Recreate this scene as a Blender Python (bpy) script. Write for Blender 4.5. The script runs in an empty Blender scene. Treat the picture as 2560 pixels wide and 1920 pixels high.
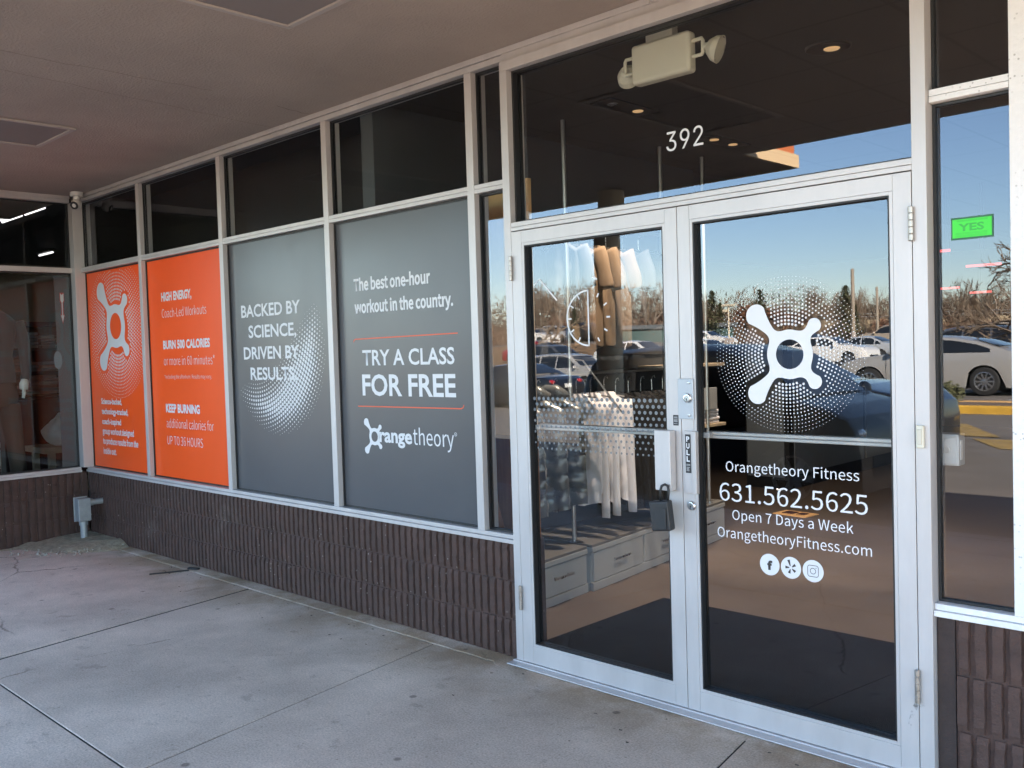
import bpy, bmesh, math, random
from mathutils import Vector, Matrix, noise
D = bpy.data
S = bpy.context.scene
COL = S.collection
R = math.radians
PI = math.pi

# ------------------------------------------------------------------ camera
cd = D.cameras.new('camera'); cam = D.objects.new('camera', cd); COL.objects.link(cam)
rt = Vector((0.71692578, 0.69648633, -0.03040109))
fw = Vector((-0.69714157, 0.71602769, -0.03602748))
up = Vector((-0.00332463, 0.04702289, 0.99888828))
cam.matrix_world = Matrix(((rt.x, up.x, -fw.x, 8.14371), (rt.y, up.y, -fw.y, -3.15834), (rt.z, up.z, -fw.z, 1.47717), (0, 0, 0, 1)))
cd.sensor_width = 36.0; cd.lens = 2340.9 / 2560 * 36.0
cd.clip_start = 0.05; cd.clip_end = 4000
S.camera = cam
# ------------------------------------------------------------------ sky, sun, exposure
SUN = Vector((0.70, 0.54, 0.47)).normalized()
w = D.worlds.new('World'); S.world = w; w.use_nodes = True
nt = w.node_tree
sky = nt.nodes.new('ShaderNodeTexSky'); sky.sky_type = 'NISHITA'; sky.sun_disc = False
sky.sun_elevation = math.asin(SUN.z); sky.sun_rotation = math.atan2(SUN.x, SUN.y)
sky.air_density = 1.0; sky.dust_density = 0.12; sky.ozone_density = 2.2
bg = nt.nodes['Background']; bg.inputs['Strength'].default_value = 0.07
nt.links.new(sky.outputs[0], bg.inputs[0])
sl = D.lights.new('sun', 'SUN'); so = D.objects.new('sun', sl); COL.objects.link(so)
sl.energy = 5.0; sl.angle = R(0.5); sl.color = (1.0, 0.86, 0.68)
so.rotation_euler = (-SUN).to_track_quat('-Z', 'Y').to_euler(); so.location = (30, -10, 20)
S.view_settings.view_transform = 'Standard'; S.view_settings.look = 'None'
S.view_settings.exposure = 3.75; S.view_settings.gamma = 1
S.cycles.caustics_reflective = False; S.cycles.caustics_refractive = False
S.cycles.transparent_max_bounces = 32; S.cycles.max_bounces = 10; S.cycles.glossy_bounces = 5
S.cycles.sample_clamp_indirect = 4
try:
    S.cycles.use_denoising = True
except Exception:
    pass

# ------------------------------------------------------------------ materials
MATS = {}
def M(name, col, rough=.55, metal=0.0, var=0.0, vscale=6.0, bump=0.0, bscale=60.0, coat=0.0, spec=.5, stretch=None, emit=None, es=1.0):
    m = D.materials.new(name); m.use_nodes = True; t = m.node_tree; p = t.nodes['Principled BSDF']
    p.inputs['Base Color'].default_value = (*col, 1); p.inputs['Roughness'].default_value = rough
    p.inputs['Metallic'].default_value = metal; p.inputs['Coat Weight'].default_value = coat
    p.inputs['Coat Roughness'].default_value = .05
    p.inputs['Specular IOR Level'].default_value = spec
    if emit:
        p.inputs['Emission Color'].default_value = (*emit, 1); p.inputs['Emission Strength'].default_value = es
    if var or bump:
        tc = t.nodes.new('ShaderNodeTexCoord'); mp = t.nodes.new('ShaderNodeMapping')
        t.links.new(tc.outputs['Object'], mp.inputs[0])
        if stretch: mp.inputs['Scale'].default_value = stretch
    if var:
        n = t.nodes.new('ShaderNodeTexNoise'); n.inputs['Scale'].default_value = vscale; n.inputs['Detail'].default_value = 6; n.inputs['Roughness'].default_value = .65
        t.links.new(mp.outputs[0], n.inputs['Vector'])
        r = t.nodes.new('ShaderNodeValToRGB')
        r.color_ramp.elements[0].position = .3; r.color_ramp.elements[1].position = .72
        r.color_ramp.elements[0].color = (*[c * (1 - var) for c in col], 1)
        r.color_ramp.elements[1].color = (*[min(1, c * (1 + var)) for c in col], 1)
        t.links.new(n.outputs['Fac'], r.inputs[0]); t.links.new(r.outputs[0], p.inputs['Base Color'])
        mr = t.nodes.new('ShaderNodeMapRange'); mr.inputs['To Min'].default_value = max(.02, rough - .08); mr.inputs['To Max'].default_value = min(1, rough + .08)
        t.links.new(n.outputs['Fac'], mr.inputs['Value']); t.links.new(mr.outputs[0], p.inputs['Roughness'])
    if bump:
        n2 = t.nodes.new('ShaderNodeTexNoise'); n2.inputs['Scale'].default_value = bscale; n2.inputs['Detail'].default_value = 5
        t.links.new(mp.outputs[0], n2.inputs['Vector'])
        b = t.nodes.new('ShaderNodeBump'); b.inputs['Strength'].default_value = bump; b.inputs['Distance'].default_value = .01
        t.links.new(n2.outputs['Fac'], b.inputs['Height']); t.links.new(b.outputs[0], p.inputs['Normal'])
    MATS[name] = m
    return m

def glass_mat(name, f0, tint, rough=0.0):
    m = D.materials.new(name); m.use_nodes = True; t = m.node_tree; t.nodes.clear()
    out = t.nodes.new('ShaderNodeOutputMaterial'); mix = t.nodes.new('ShaderNodeMixShader')
    tr = t.nodes.new('ShaderNodeBsdfTransparent'); tr.inputs[0].default_value = (*tint, 1)
    gl = t.nodes.new('ShaderNodeBsdfGlossy'); gl.inputs['Roughness'].default_value = rough
    gl.inputs[0].default_value = (.86, .90, 1, 1)
    lw = t.nodes.new('ShaderNodeLayerWeight'); lw.inputs[0].default_value = .5   # facing = 1 - cos
    pw = t.nodes.new('ShaderNodeMath'); pw.operation = 'POWER'; pw.inputs[1].default_value = 5
    ma = t.nodes.new('ShaderNodeMath'); ma.operation = 'MULTIPLY_ADD'; ma.inputs[1].default_value = 1 - f0; ma.inputs[2].default_value = f0
    t.links.new(lw.outputs['Facing'], pw.inputs[0]); t.links.new(pw.outputs[0], ma.inputs[0])
    t.links.new(ma.outputs[0], mix.inputs[0]); t.links.new(tr.outputs[0], mix.inputs[1]); t.links.new(gl.outputs[0], mix.inputs[2])
    t.links.new(mix.outputs[0], out.inputs[0])
    MATS[name] = m
    return m
def clear_mat():
    m = D.materials.new('glass_back'); m.use_nodes = True; t = m.node_tree; t.nodes.clear()
    out = t.nodes.new('ShaderNodeOutputMaterial'); tr = t.nodes.new('ShaderNodeBsdfTransparent'); t.links.new(tr.outputs[0], out.inputs[0]); return m

G_DOOR = glass_mat('door_glass', .087, (.88, .9, .89))
G_WIN = glass_mat('window_glass', .035, (.86, .9, .89))
G_BACK = clear_mat()
ALU = M('anodised_aluminium', (.53, .505, .50), .42, .25, .10, 5, .02, 200, stretch=(1, 1, .3))
ALU_D = M('aluminium_inner', (.36, .38, .39), .5, .3, .05, 4)
WHITE_AL = M('whiter_aluminium', (.72, .72, .73), .6, 0, .04, 40, .25, 60)  # set whiter than the other frame aluminium, right of the doors only
GASKET = M('black_rubber', (.012, .012, .013), .5)
GAP = M('dark_gap', (.02, .02, .022), .9)
VINYL = M('white_vinyl', (.68, .68, .70), .45)
VGREY = M('grey_vinyl_film', (.074, .077, .086), .31, 0, .05, 2, spec=.45)
VORANGE = M('orange_vinyl_film', (.93, .10, .014), .34, 0, .04, 2, spec=.28)
ORANGE_LINE = M('orange_vinyl_line', (.75, .1, .03), .5)
BRICK = M('brown_painted_block', (.072, .040, .032), .8, 0, .28, 9, .5, 120)
def chips(m, sc, lim, col):
    t = m.node_tree; p = t.nodes['Principled BSDF']; src = p.inputs['Base Color'].links[0].from_socket; L = t.links.new
    tc = t.nodes.new('ShaderNodeTexCoord'); v = t.nodes.new('ShaderNodeTexVoronoi'); v.inputs['Scale'].default_value = sc; L(tc.outputs['Object'], v.inputs['Vector'])
    r = t.nodes.new('ShaderNodeValToRGB'); r.color_ramp.elements[0].position = lim; r.color_ramp.elements[1].position = lim * 1.25; r.color_ramp.elements[0].color = (1, 1, 1, 1); r.color_ramp.elements[1].color = (0, 0, 0, 1); L(v.outputs['Distance'], r.inputs[0])
    n = t.nodes.new('ShaderNodeTexNoise'); n.inputs['Scale'].default_value = 3.0; n.inputs['Detail'].default_value = 4; L(tc.outputs['Object'], n.inputs['Vector'])
    r2 = t.nodes.new('ShaderNodeValToRGB'); r2.color_ramp.elements[0].position = .48; r2.color_ramp.elements[1].position = .60; L(n.outputs['Fac'], r2.inputs[0])
    mu = t.nodes.new('ShaderNodeMath'); mu.operation = 'MULTIPLY'; L(r.outputs[0], mu.inputs[0]); L(r2.outputs[0], mu.inputs[1])
    # chalky salt bloom in soft patches
    n3 = t.nodes.new('ShaderNodeTexNoise'); n3.inputs['Scale'].default_value = 1.4; n3.inputs['Detail'].default_value = 9; n3.inputs['Roughness'].default_value = .75; L(tc.outputs['Object'], n3.inputs['Vector'])
    r3 = t.nodes.new('ShaderNodeValToRGB'); r3.color_ramp.elements[0].position = .58; r3.color_ramp.elements[1].position = .80; r3.color_ramp.elements[1].color = (.35, .35, .35, 1); L(n3.outputs['Fac'], r3.inputs[0])
    ad = t.nodes.new('ShaderNodeMath'); ad.operation = 'MAXIMUM'; L(mu.outputs[0], ad.inputs[0]); L(r3.outputs[0], ad.inputs[1])
    x = t.nodes.new('ShaderNodeMix'); x.data_type = 'RGBA'; L(ad.outputs[0], x.inputs[0]); L(src, x.inputs[6]); x.inputs[7].default_value = (*col, 1); L(x.outputs[2], p.inputs['Base Color'])
chips(BRICK, 26, .10, (.28, .24, .21)); chips(WHITE_AL, 55, .16, (.42, .42, .42))
MORTAR = M('block_joint', (.05, .034, .03), .9, 0, .2, 20, .4, 100)
SOFFIT = M('stucco_soffit', (.375, .312, .27), .92, 0, .12, 1.1, .65, 75)
PANELG = M('soffit_panel_grey', (.22, .19, .18), .8, 0, .05, 3)
TRIM_BR = M('soffit_trim', (.42, .37, .34), .6, .1)
BLACK_IN = M('black_interior', (.005, .005, .0055), .7)
CHROME = M('steel', (.62, .62, .62), .28, 1.0, .05, 30)
STEEL_D = M('worn_steel', (.42, .39, .36), .4, .9, .25, 60)
LOCK = M('grey_lock_plate', (.42, .44, .47), .45, .4)
BLACKP = M('black_plastic', (.018, .018, .02), .5, 0, .1, 30, .1, 200)
BEIGE = M('cream_plastic', (.62, .595, .50), .45)
IVORY = M('ivory_plastic', (.55, .52, .44), .5)
WHITEP = M('white_plastic', (.72, .7, .66), .45)
DARKRED = M('dark_red_brown', (.06, .02, .016), .8)

def conc_mat(name, base, dirt=True):
    m = D.materials.new(name); m.use_nodes = True; t = m.node_tree; p = t.nodes['Principled BSDF']; L = t.links.new
    tc = t.nodes.new('ShaderNodeTexCoord')
    def nz(scale, detail=6, rough=.6):
        n = t.nodes.new('ShaderNodeTexNoise'); n.inputs['Scale'].default_value = scale; n.inputs['Detail'].default_value = detail; n.inputs['Roughness'].default_value = rough
        L(tc.outputs['Object'], n.inputs['Vector']); return n
    def ramp(src, a, b, c0, c1):
        r = t.nodes.new('ShaderNodeValToRGB'); r.color_ramp.elements[0].position = a; r.color_ramp.elements[1].position = b
        r.color_ramp.elements[0].color = (*c0, 1); r.color_ramp.elements[1].color = (*c1, 1); L(src, r.inputs[0]); return r
    def mul(a, b, f=1.0):
        x = t.nodes.new('ShaderNodeMix'); x.data_type = 'RGBA'; x.blend_type = 'MULTIPLY'; x.inputs[0].default_value = f
        L(a, x.inputs[6]); L(b, x.inputs[7]); return x.outputs[2]
    a = ramp(nz(1.3, 7).outputs['Fac'], .25, .75, [c * .74 for c in base], [c * 1.18 for c in base]).outputs[0]
    g = ramp(nz(120, 4, .75).outputs['Fac'], .30, .70, (.62, .62, .62), (1.25, 1.25, 1.25)).outputs[0]
    a = mul(a, g)
    s1 = ramp(nz(7.5, 3, .5).outputs['Fac'], .30, .37, (.55, .54, .53), (1, 1, 1)).outputs[0]
    a = mul(a, s1, .45)
    # small dark gum spots
    v = t.nodes.new('ShaderNodeTexVoronoi'); v.inputs['Scale'].default_value = 3.6; v.inputs['Randomness'].default_value = 1
    L(tc.outputs['Object'], v.inputs['Vector'])
    s2 = ramp(v.outputs['Distance'], .045, .075, (.32, .3, .29), (1, 1, 1)).outputs[0]
    a = mul(a, s2, .75)
    v2 = t.nodes.new('ShaderNodeTexVoronoi'); v2.inputs['Scale'].default_value = 17; L(tc.outputs['Object'], v2.inputs['Vector'])
    s3 = ramp(v2.outputs['Distance'], .06, .11, (.5, .49, .48), (1, 1, 1)).outputs[0]
    a = mul(a, s3, .6)
    if dirt:
        vc = t.nodes.new('ShaderNodeTexVoronoi'); vc.feature = 'DISTANCE_TO_EDGE'; vc.inputs['Scale'].default_value = .55
        wn = nz(2.0, 8, .7); wm = t.nodes.new('ShaderNodeMix'); wm.data_type = 'VECTOR'; wm.inputs[0].default_value = .16
        L(tc.outputs['Object'], wm.inputs[4]); L(wn.outputs['Color'], wm.inputs[5]); L(wm.outputs[1], vc.inputs['Vector'])
        ck = ramp(vc.outputs['Distance'], .0008, .0032, (.35, .33, .31), (1, 1, 1)).outputs[0]
        cm = ramp(nz(.7, 3).outputs['Fac'], .50, .56, (0, 0, 0), (1, 1, 1)).outputs[0]
        x = t.nodes.new('ShaderNodeMix'); x.data_type = 'RGBA'; x.blend_type = 'MULTIPLY'; L(cm, x.inputs[0]); L(a, x.inputs[6]); L(ck, x.inputs[7]); a = x.outputs[2]
        st = ramp(nz(.9, 8, .72).outputs['Fac'], .36, .60, (.70, .69, .68), (1.06, 1.06, 1.06)).outputs[0]
        a = mul(a, st, .8)
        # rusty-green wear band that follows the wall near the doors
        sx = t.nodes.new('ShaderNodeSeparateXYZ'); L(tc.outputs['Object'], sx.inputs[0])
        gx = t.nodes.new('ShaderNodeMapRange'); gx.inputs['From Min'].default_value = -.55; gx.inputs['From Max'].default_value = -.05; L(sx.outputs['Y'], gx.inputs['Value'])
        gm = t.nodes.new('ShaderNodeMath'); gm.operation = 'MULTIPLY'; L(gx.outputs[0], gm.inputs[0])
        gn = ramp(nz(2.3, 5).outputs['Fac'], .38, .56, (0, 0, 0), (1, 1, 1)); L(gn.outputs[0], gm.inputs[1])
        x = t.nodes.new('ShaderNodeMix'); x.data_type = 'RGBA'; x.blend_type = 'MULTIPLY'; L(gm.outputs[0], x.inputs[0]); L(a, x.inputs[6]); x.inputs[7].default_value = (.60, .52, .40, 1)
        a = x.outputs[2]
    L(a, p.inputs['Base Color']); p.inputs['Roughness'].default_value = .88
    b = t.nodes.new('ShaderNodeBump'); b.inputs['Strength'].default_value = .35; b.inputs['Distance'].default_value = .004
    L(nz(140, 5, .7).outputs['Fac'], b.inputs['Height']); L(b.outputs[0], p.inputs['Normal'])
    MATS[name] = m
    return m
CONC = conc_mat('sidewalk_concrete', (.67, .555, .455))
CONC2 = conc_mat('kerb_concrete', (.46, .40, .355), False)
ASPH = conc_mat('asphalt', (.165, .145, .125), False)
DIRT = M('sandy_dirt', (.33, .28, .20), .95, 0, .35, 22, .8, 60)
GRASSB = M('dry_brown_grass', (.20, .12, .055), .95, 0, .35, 1.5, .5, 30)
YELLOW = M('yellow_road_paint', (.55, .32, .04), .7, 0, .2, 4)
YPALE = M('worn_yellow_paint', (.33, .22, .07), .8, 0, .4, 9)
WPAINT = M('white_road_paint', (.5, .5, .48), .8, 0, .2, 6)
FLOOR = M('brown_shop_floor', (.115, .088, .070), .55, 0, .14, 2.5, .05, 40, spec=.25)
MAT_BLK = M('black_carpet', (.006, .006, .008), .98, 0, .35, 160, .6, 300, spec=.03)
CABINET = M('grey_laminate', (.46, .47, .47), .5, 0, .03, 3)
WOOD_L = M('pale_wood_top', (.42, .33, .23), .5, 0, .2, 3, stretch=(8, 1, 8))
WOOD_B = M('brown_wood', (.36, .15, .06), .5, 0, .3, 3, stretch=(8, 8, 1))
PAPER = M('kraft_paper', (.78, .46, .2), .75, 0, .15, 5, .3, 14)
PAPER2 = M('pale_wrapping', (.86, .66, .50), .75, 0, .1, 6, .2, 10)
WALL_GR = M('dark_grey_panel', (.055, .06, .068), .6, 0, .06, 2)
PANEL_GR = M('grey_counter_panel', (.12, .13, .145), .55, 0, .04, 2)

# ------------------------------------------------------------------ helpers
def obj(name, bm, mats, parent=None, smooth=False, bevel=0.0, seg=2, sub=0):
    me = D.meshes.new(name)
    bmesh.ops.recalc_face_normals(bm, faces=bm.faces[:])
    bm.to_mesh(me); bm.free()
    return objm(name, me, mats, parent, smooth, bevel, seg, sub)
def objm(name, me, mats, parent=None, smooth=False, bevel=0.0, seg=2, sub=0):
    if not isinstance(mats, (list, tuple)): mats = [mats]
    for m in mats: me.materials.append(m)
    if smooth:
        for p in me.polygons: p.use_smooth = True
    o = D.objects.new(name, me); COL.objects.link(o)
    if parent: o.parent = parent
    if bevel:
        b = o.modifiers.new('bevel', 'BEVEL'); b.width = bevel; b.segments = seg; b.limit_method = 'ANGLE'; b.angle_limit = R(40)
    if sub:
        s = o.modifiers.new('sub', 'SUBSURF'); s.levels = sub; s.render_levels = sub
    return o
def tag(o, label, cat, group=None, kind=None):
    o['label'] = label; o['category'] = cat
    if group: o['group'] = group
    if kind: o['kind'] = kind
    return o
def thing(name, label, cat, loc=(0, 0, 0), rz=0.0, group=None):
    o = D.objects.new(name, None); COL.objects.link(o); o.location = loc; o.rotation_euler = (0, 0, rz); o.empty_display_size = .2
    return tag(o, label, cat, group, 'thing')
def struct(o):
    o['kind'] = 'structure'; return o
def dup(o, parent=None, loc=None, rz=None, scale=None, label=None, mats=None):
    c = o.copy(); COL.objects.link(c)
    if parent: c.parent = parent
    if loc is not None: c.location = loc
    if rz is not None: c.rotation_euler = (0, 0, rz)
    if scale is not None: c.scale = scale
    if label: c['label'] = label
    for ch in o.children: dup(ch, c)
    return c
def B(): return bmesh.new()
def bx(bm, x0, x1, y0, y1, z0, z1, mi=0, T=None):
    co = [(x, y, z) for x in (x0, x1) for y in (y0, y1) for z in (z0, z1)]
    if T: co = [T @ Vector(c) for c in co]
    v = [bm.verts.new(c) for c in co]
    fs = []
    for q in ((0, 1, 3, 2), (4, 6, 7, 5), (0, 4, 5, 1), (2, 3, 7, 6), (0, 2, 6, 4), (1, 5, 7, 3)):
        f = bm.faces.new([v[i] for i in q]); f.material_index = mi; fs.append(f)
    return fs
def frame_of(d):
    d = d.normalized(); a = Vector((0, 0, 1)) if abs(d.z) < .9 else Vector((1, 0, 0))
    u = d.cross(a).normalized(); return u, d.cross(u).normalized()
def tube(bm, pts, rad, n=8, cap=True, mi=0):
    pts = [Vector(p) for p in pts]
    if not isinstance(rad, (list, tuple)): rad = [rad] * len(pts)
    rings = []
    for i, p in enumerate(pts):
        d = (pts[min(i + 1, len(pts) - 1)] - pts[max(i - 1, 0)])
        if d.length < 1e-9: d = Vector((0, 0, 1))
        u, v = frame_of(d)
        if rings:
            pu = rings[-1][1]; u = (pu - d.normalized() * pu.dot(d.normalized()))
            u = u.normalized() if u.length > 1e-6 else frame_of(d)[0]; v = d.normalized().cross(u)
        rings.append(([bm.verts.new(p + (u * math.cos(2 * PI * k / n) + v * math.sin(2 * PI * k / n)) * rad[i]) for k in range(n)], u))
    for a, b in zip(rings, rings[1:]):
        for k in range(n):
            f = bm.faces.new((a[0][k], a[0][(k + 1) % n], b[0][(k + 1) % n], b[0][k])); f.material_index = mi
    if cap:
        for r in (rings[0][0], rings[-1][0]):
            try:
                f = bm.faces.new(r); f.material_index = mi
            except ValueError:
                pass
def lathe(bm, prof, n=24, T=None, mi=0, cap=True):
    rings = []
    for r, z in prof:
        ring = []
        for k in range(n):
            c = Vector((r * math.cos(2 * PI * k / n), r * math.sin(2 * PI * k / n), z))
            ring.append(bm.verts.new(T @ c if T else c))
        rings.append(ring)
    for a, b in zip(rings, rings[1:]):
        for k in range(n):
            f = bm.faces.new((a[k], a[(k + 1) % n], b[(k + 1) % n], b[k])); f.material_index = mi
    for r in (rings[0], rings[-1]) if cap else ():
        f = bm.faces.new(r); f.material_index = mi
def TR(x=0, y=0, z=0, rx=0, ry=0, rz=0):
    return Matrix.Translation((x, y, z)) @ Matrix.Rotation(rz, 4, 'Z') @ Matrix.Rotation(ry, 4, 'Y') @ Matrix.Rotation(rx, 4, 'X')
def quadxz(bm, pts, y, mi=0):
    f = bm.faces.new([bm.verts.new((x, y, z)) for x, z in pts]); f.material_index = mi; return f
def ngon_dot(bm, x, z, r, y, n=10):
    bm.faces.new([bm.verts.new((x + r * math.cos(2 * PI * k / n), y, z + r * math.sin(2 * PI * k / n))) for k in range(n)])
def stroke(bm, pts, wd, y):
    """a flat polyline stroke in the xz plane"""
    P = [Vector((a, b)) for a, b in pts]
    L, Rr = [], []
    for i, p in enumerate(P):
        d = (P[min(i + 1, len(P) - 1)] - P[max(i - 1, 0)]).normalized(); n = Vector((-d.y, d.x)) * wd / 2
        L.append(bm.verts.new((p.x + n.x, y, p.y + n.y))); Rr.append(bm.verts.new((p.x - n.x, y, p.y - n.y)))
    for i in range(len(P) - 1):
        bm.faces.new((L[i], Rr[i], Rr[i + 1], L[i + 1]))
FONTS = {}
def font(key):
    """Blender's own bundled UI faces; the built-in face when they are not there"""
    if key not in FONTS:
        f = None
        try:
            import os
            p = os.path.join(bpy.utils.system_resource('DATAFILES'), 'fonts', {'digits': 'Inter.woff2', 'sans': 'Noto Sans CJK Regular.woff2'}[key])
            if os.path.exists(p): f = D.fonts.load(p)
        except Exception:
            f = None
        FONTS[key] = [f, None]
    return FONTS[key]
def glyphs(body, bold, f):
    c = D.curves.new('tmp', 'FONT'); c.body = body; c.offset = bold; c.resolution_u = 3
    if f: c.font = f
    o = D.objects.new('tmp', c); COL.objects.link(o); bpy.context.view_layer.update()
    me = D.meshes.new_from_object(o.evaluated_get(bpy.context.evaluated_depsgraph_get()))
    D.objects.remove(o); D.curves.remove(c)
    return me
def text(bm, body, x0, x1, zb, cap, y, bold=0.0, face='sans'):
    if bold > .015: face = 'plain'
    F = font(face)
    if F[1] is None:
        me = glyphs('H', 0, F[0])
        if not me.vertices: F[0] = None; D.meshes.remove(me); me = glyphs('H', 0, None)
        F[1] = max(v.co.y for v in me.vertices); D.meshes.remove(me)
    me = glyphs(body, bold, F[0])
    xs = [v.co.x for v in me.vertices]; a, b = min(xs), max(xs)
    sx = (x1 - x0) / (b - a); sz = cap / (F[1] + 2 * bold)
    for v in me.vertices: v.co = (x0 + (v.co.x - a) * sx, y, zb + (v.co.y + bold) * sz)
    bm.from_mesh(me); D.meshes.remove(me)
def flat(name, bm, mat, parent):
    """finish a flat decal mesh facing -y"""
    d = Vector((0, -1, 0))
    bm.normal_update()
    for f in bm.faces:
        if f.normal.dot(d) < 0: f.normal_flip()
    me = D.meshes.new(name); bm.to_mesh(me); bm.free()
    return objm(name, me, mat, parent)
def smin(a, b, k):
    h = max(k - abs(a - b), 0) / k
    return min(a, b) - h * h * k * .25
LOBES = [(-1.46, 1.62, .47), (-1.47, -1.60, .44), (1.07, 1.13, .29), (1.06, -1.10, .30)]
def splat_f(x, z):
    """signed distance like field of the ring-with-four-drops emblem, ring radius 1"""
    r = math.hypot(x, z)
    f = r - 1.0
    for lx, lz, lr in LOBES:
        L = math.hypot(lx, lz); ux, uz = lx / L, lz / L
        t = min(max(x * ux + z * uz, .8), L)
        s = (t - .8) / (L - .8)
        d = math.hypot(x - ux * t, z - uz * t) - (.16 + (lr - .16) * s ** 2.2)
        f = smin(f, d, .34)
    return max(f, .60 - r)
def splat(bm, cx, cz, Rr, y, N=110, ex=1.0):
    lo, hi = -2.15, 2.15; h = (hi - lo) / N
    F = [[splat_f(lo + i * h, lo + j * h) for j in range(N + 1)] for i in range(N + 1)]
    cache = {}
    def vert(px, pz):
        k = (round(px, 4), round(pz, 4))
        if k not in cache: cache[k] = bm.verts.new((cx + px * Rr * ex, y, cz + pz * Rr))
        return cache[k]
    for i in range(N):
        for j in range(N):
            cs = [(i, j), (i + 1, j), (i + 1, j + 1), (i, j + 1)]
            v = [F[a][b] for a, b in cs]
            if min(v) > 0: continue
            poly = []
            for k in range(4):
                a, b = cs[k], cs[(k + 1) % 4]; fa, fb = v[k], v[(k + 1) % 4]
                pa = (lo + a[0] * h, lo + a[1] * h); pb = (lo + b[0] * h, lo + b[1] * h)
                if fa <= 0: poly.append(pa)
                if (fa <= 0) != (fb <= 0):
                    s = fa / (fa - fb); poly.append((pa[0] + (pb[0] - pa[0]) * s, pa[1] + (pb[1] - pa[1]) * s))
            vs = []
            for p in poly:
                q = vert(*p)
                if q not in vs: vs.append(q)
            if len(vs) >= 3:
                try: bm.faces.new(vs)
                except ValueError: pass
def ring_dots(bm, cx, cz, r0, r1, step, dmax, y, clip=None, fade=None, ex=1.0, skip=None):
    r = r0; k = 0
    while r < r1:
        n = int(2 * PI * r / (step * 1.03))
        for i in range(n):
            a = 2 * PI * (i + .5 * (k % 2)) / n
            x, z = cx + r * math.cos(a) * ex, cz + r * math.sin(a)
            if clip and not clip(x, z): continue
            if skip and skip((x - cx), (z - cz)): continue
            f = fade(x, z, r, a) if fade else 1 - (r - r0) / (r1 - r0) * .75
            if f <= .12: continue
            ngon_dot(bm, x, z, dmax * f, y, 8)
        r += step; k += 1
def pane(name, x0, x1, z0, z1, y, parent, gm, th=.006):
    bm = B(); fs = bx(bm, x0, x1, y, y + th, z0, z1)
    for f in bm.faces:
        f.normal_update()
        f.material_index = 0 if abs(f.calc_center_median().y - y) < 1e-5 else 1
    return obj(name, bm, [gm, G_BACK], parent)
def frame_box(bm, x0, x1, z0, z1, y0, y1, t, mi=0):
    bx(bm, x0, x0 + t, y0, y1, z0, z1, mi); bx(bm, x1 - t, x1, y0, y1, z0, z1, mi)
    bx(bm, x0 + t, x1 - t, y0, y1, z0, z0 + t, mi); bx(bm, x0 + t, x1 - t, y0, y1, z1 - t, z1, mi)

# ------------------------------------------------------------------ shop building
random.seed(7)
def ribbed(bm, x0, x1, courses, pitch=.0515, y_face=0.0, depth=.017, seed=1):
    rnd = random.Random(seed)
    bx(bm, x0, x1, y_face + depth, y_face + .2, courses[0], courses[-1])
    for ci in range(len(courses) - 1):
        za, zb = courses[ci] + .004, courses[ci + 1] - .004
        n = int(round((x1 - x0) / pitch)); p = (x1 - x0) / n; off = rnd.uniform(-.008, .008)
        for i in range(n):
            cx = x0 + (i + .5) * p + off; hw = p * .30 + rnd.uniform(-.0012, .0012)
            steps = 9; L = []
            tilt = rnd.uniform(-.002, .002)
            for s in range(steps):
                t = s / (steps - 1); z = za + (zb - za) * t
                jl, jr = rnd.gauss(0, .0011), rnd.gauss(0, .0011); yy = y_face + rnd.uniform(0, .003)
                if s in (0, steps - 1): yy += .005
                xc = min(max(cx + tilt * (t - .5), x0 + .018), x1 - .018)
                L.append([bm.verts.new((xc - hw - .004 + jl, y_face + depth + .001, z)), bm.verts.new((xc - hw + jl, yy + .002, z)),
                          bm.verts.new((xc + hw + jr, yy + .002, z)), bm.verts.new((xc + hw + .004 + jr, y_face + depth + .001, z))])
            for a, b in zip(L, L[1:]):
                for k in range(3): bm.faces.new((a[k], a[k + 1], b[k + 1], b[k]))
            bm.faces.new(L[0]); bm.faces.new(L[-1][::-1])
shop = thing('shop_building', 'fitness shop front with silver framed windows, twin glass doors and ribbed brown block base', 'shop')
ZS, ZT, ZH, ZC = .558, 2.238, 2.822, 2.88
bm = B(); ribbed(bm, .0, 5.062, [.0, .186, .372, ZS - .001], seed=3)
obj('block_wall', bm, BRICK, shop)
bm = B(); ribbed(bm, 7.05, 9.75, [.0, .186, .372, ZS - .001], seed=5)
obj('block_wall', bm, BRICK, shop)
bm = B(); bx(bm, 6.992, 7.048, .012, .18, 0, ZS - .001)
obj('mortar_edge', bm, MORTAR, shop)

mull = [(0.045, .08)] + [(x, x + .048) for x in (1.146, 2.375, 3.591, 4.803)] + [(7.231, 7.279), (8.45, 8.5), (9.7, 9.75)]
for a, b in mull:
    if a < .06: continue
    bm = B(); bx(bm, a, b, 0, .034, ZS + .041, ZH - .001); bx(bm, a + .002, b - .002, .035, .10, ZS + .041, ZH - .001)
    o = obj('mullion', bm, WHITE_AL if 7 < a < 7.5 else ALU, shop, bevel=.0015)
    if 7 < a < 7.5: o['label'] = 'bright white speckled mullion'
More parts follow.
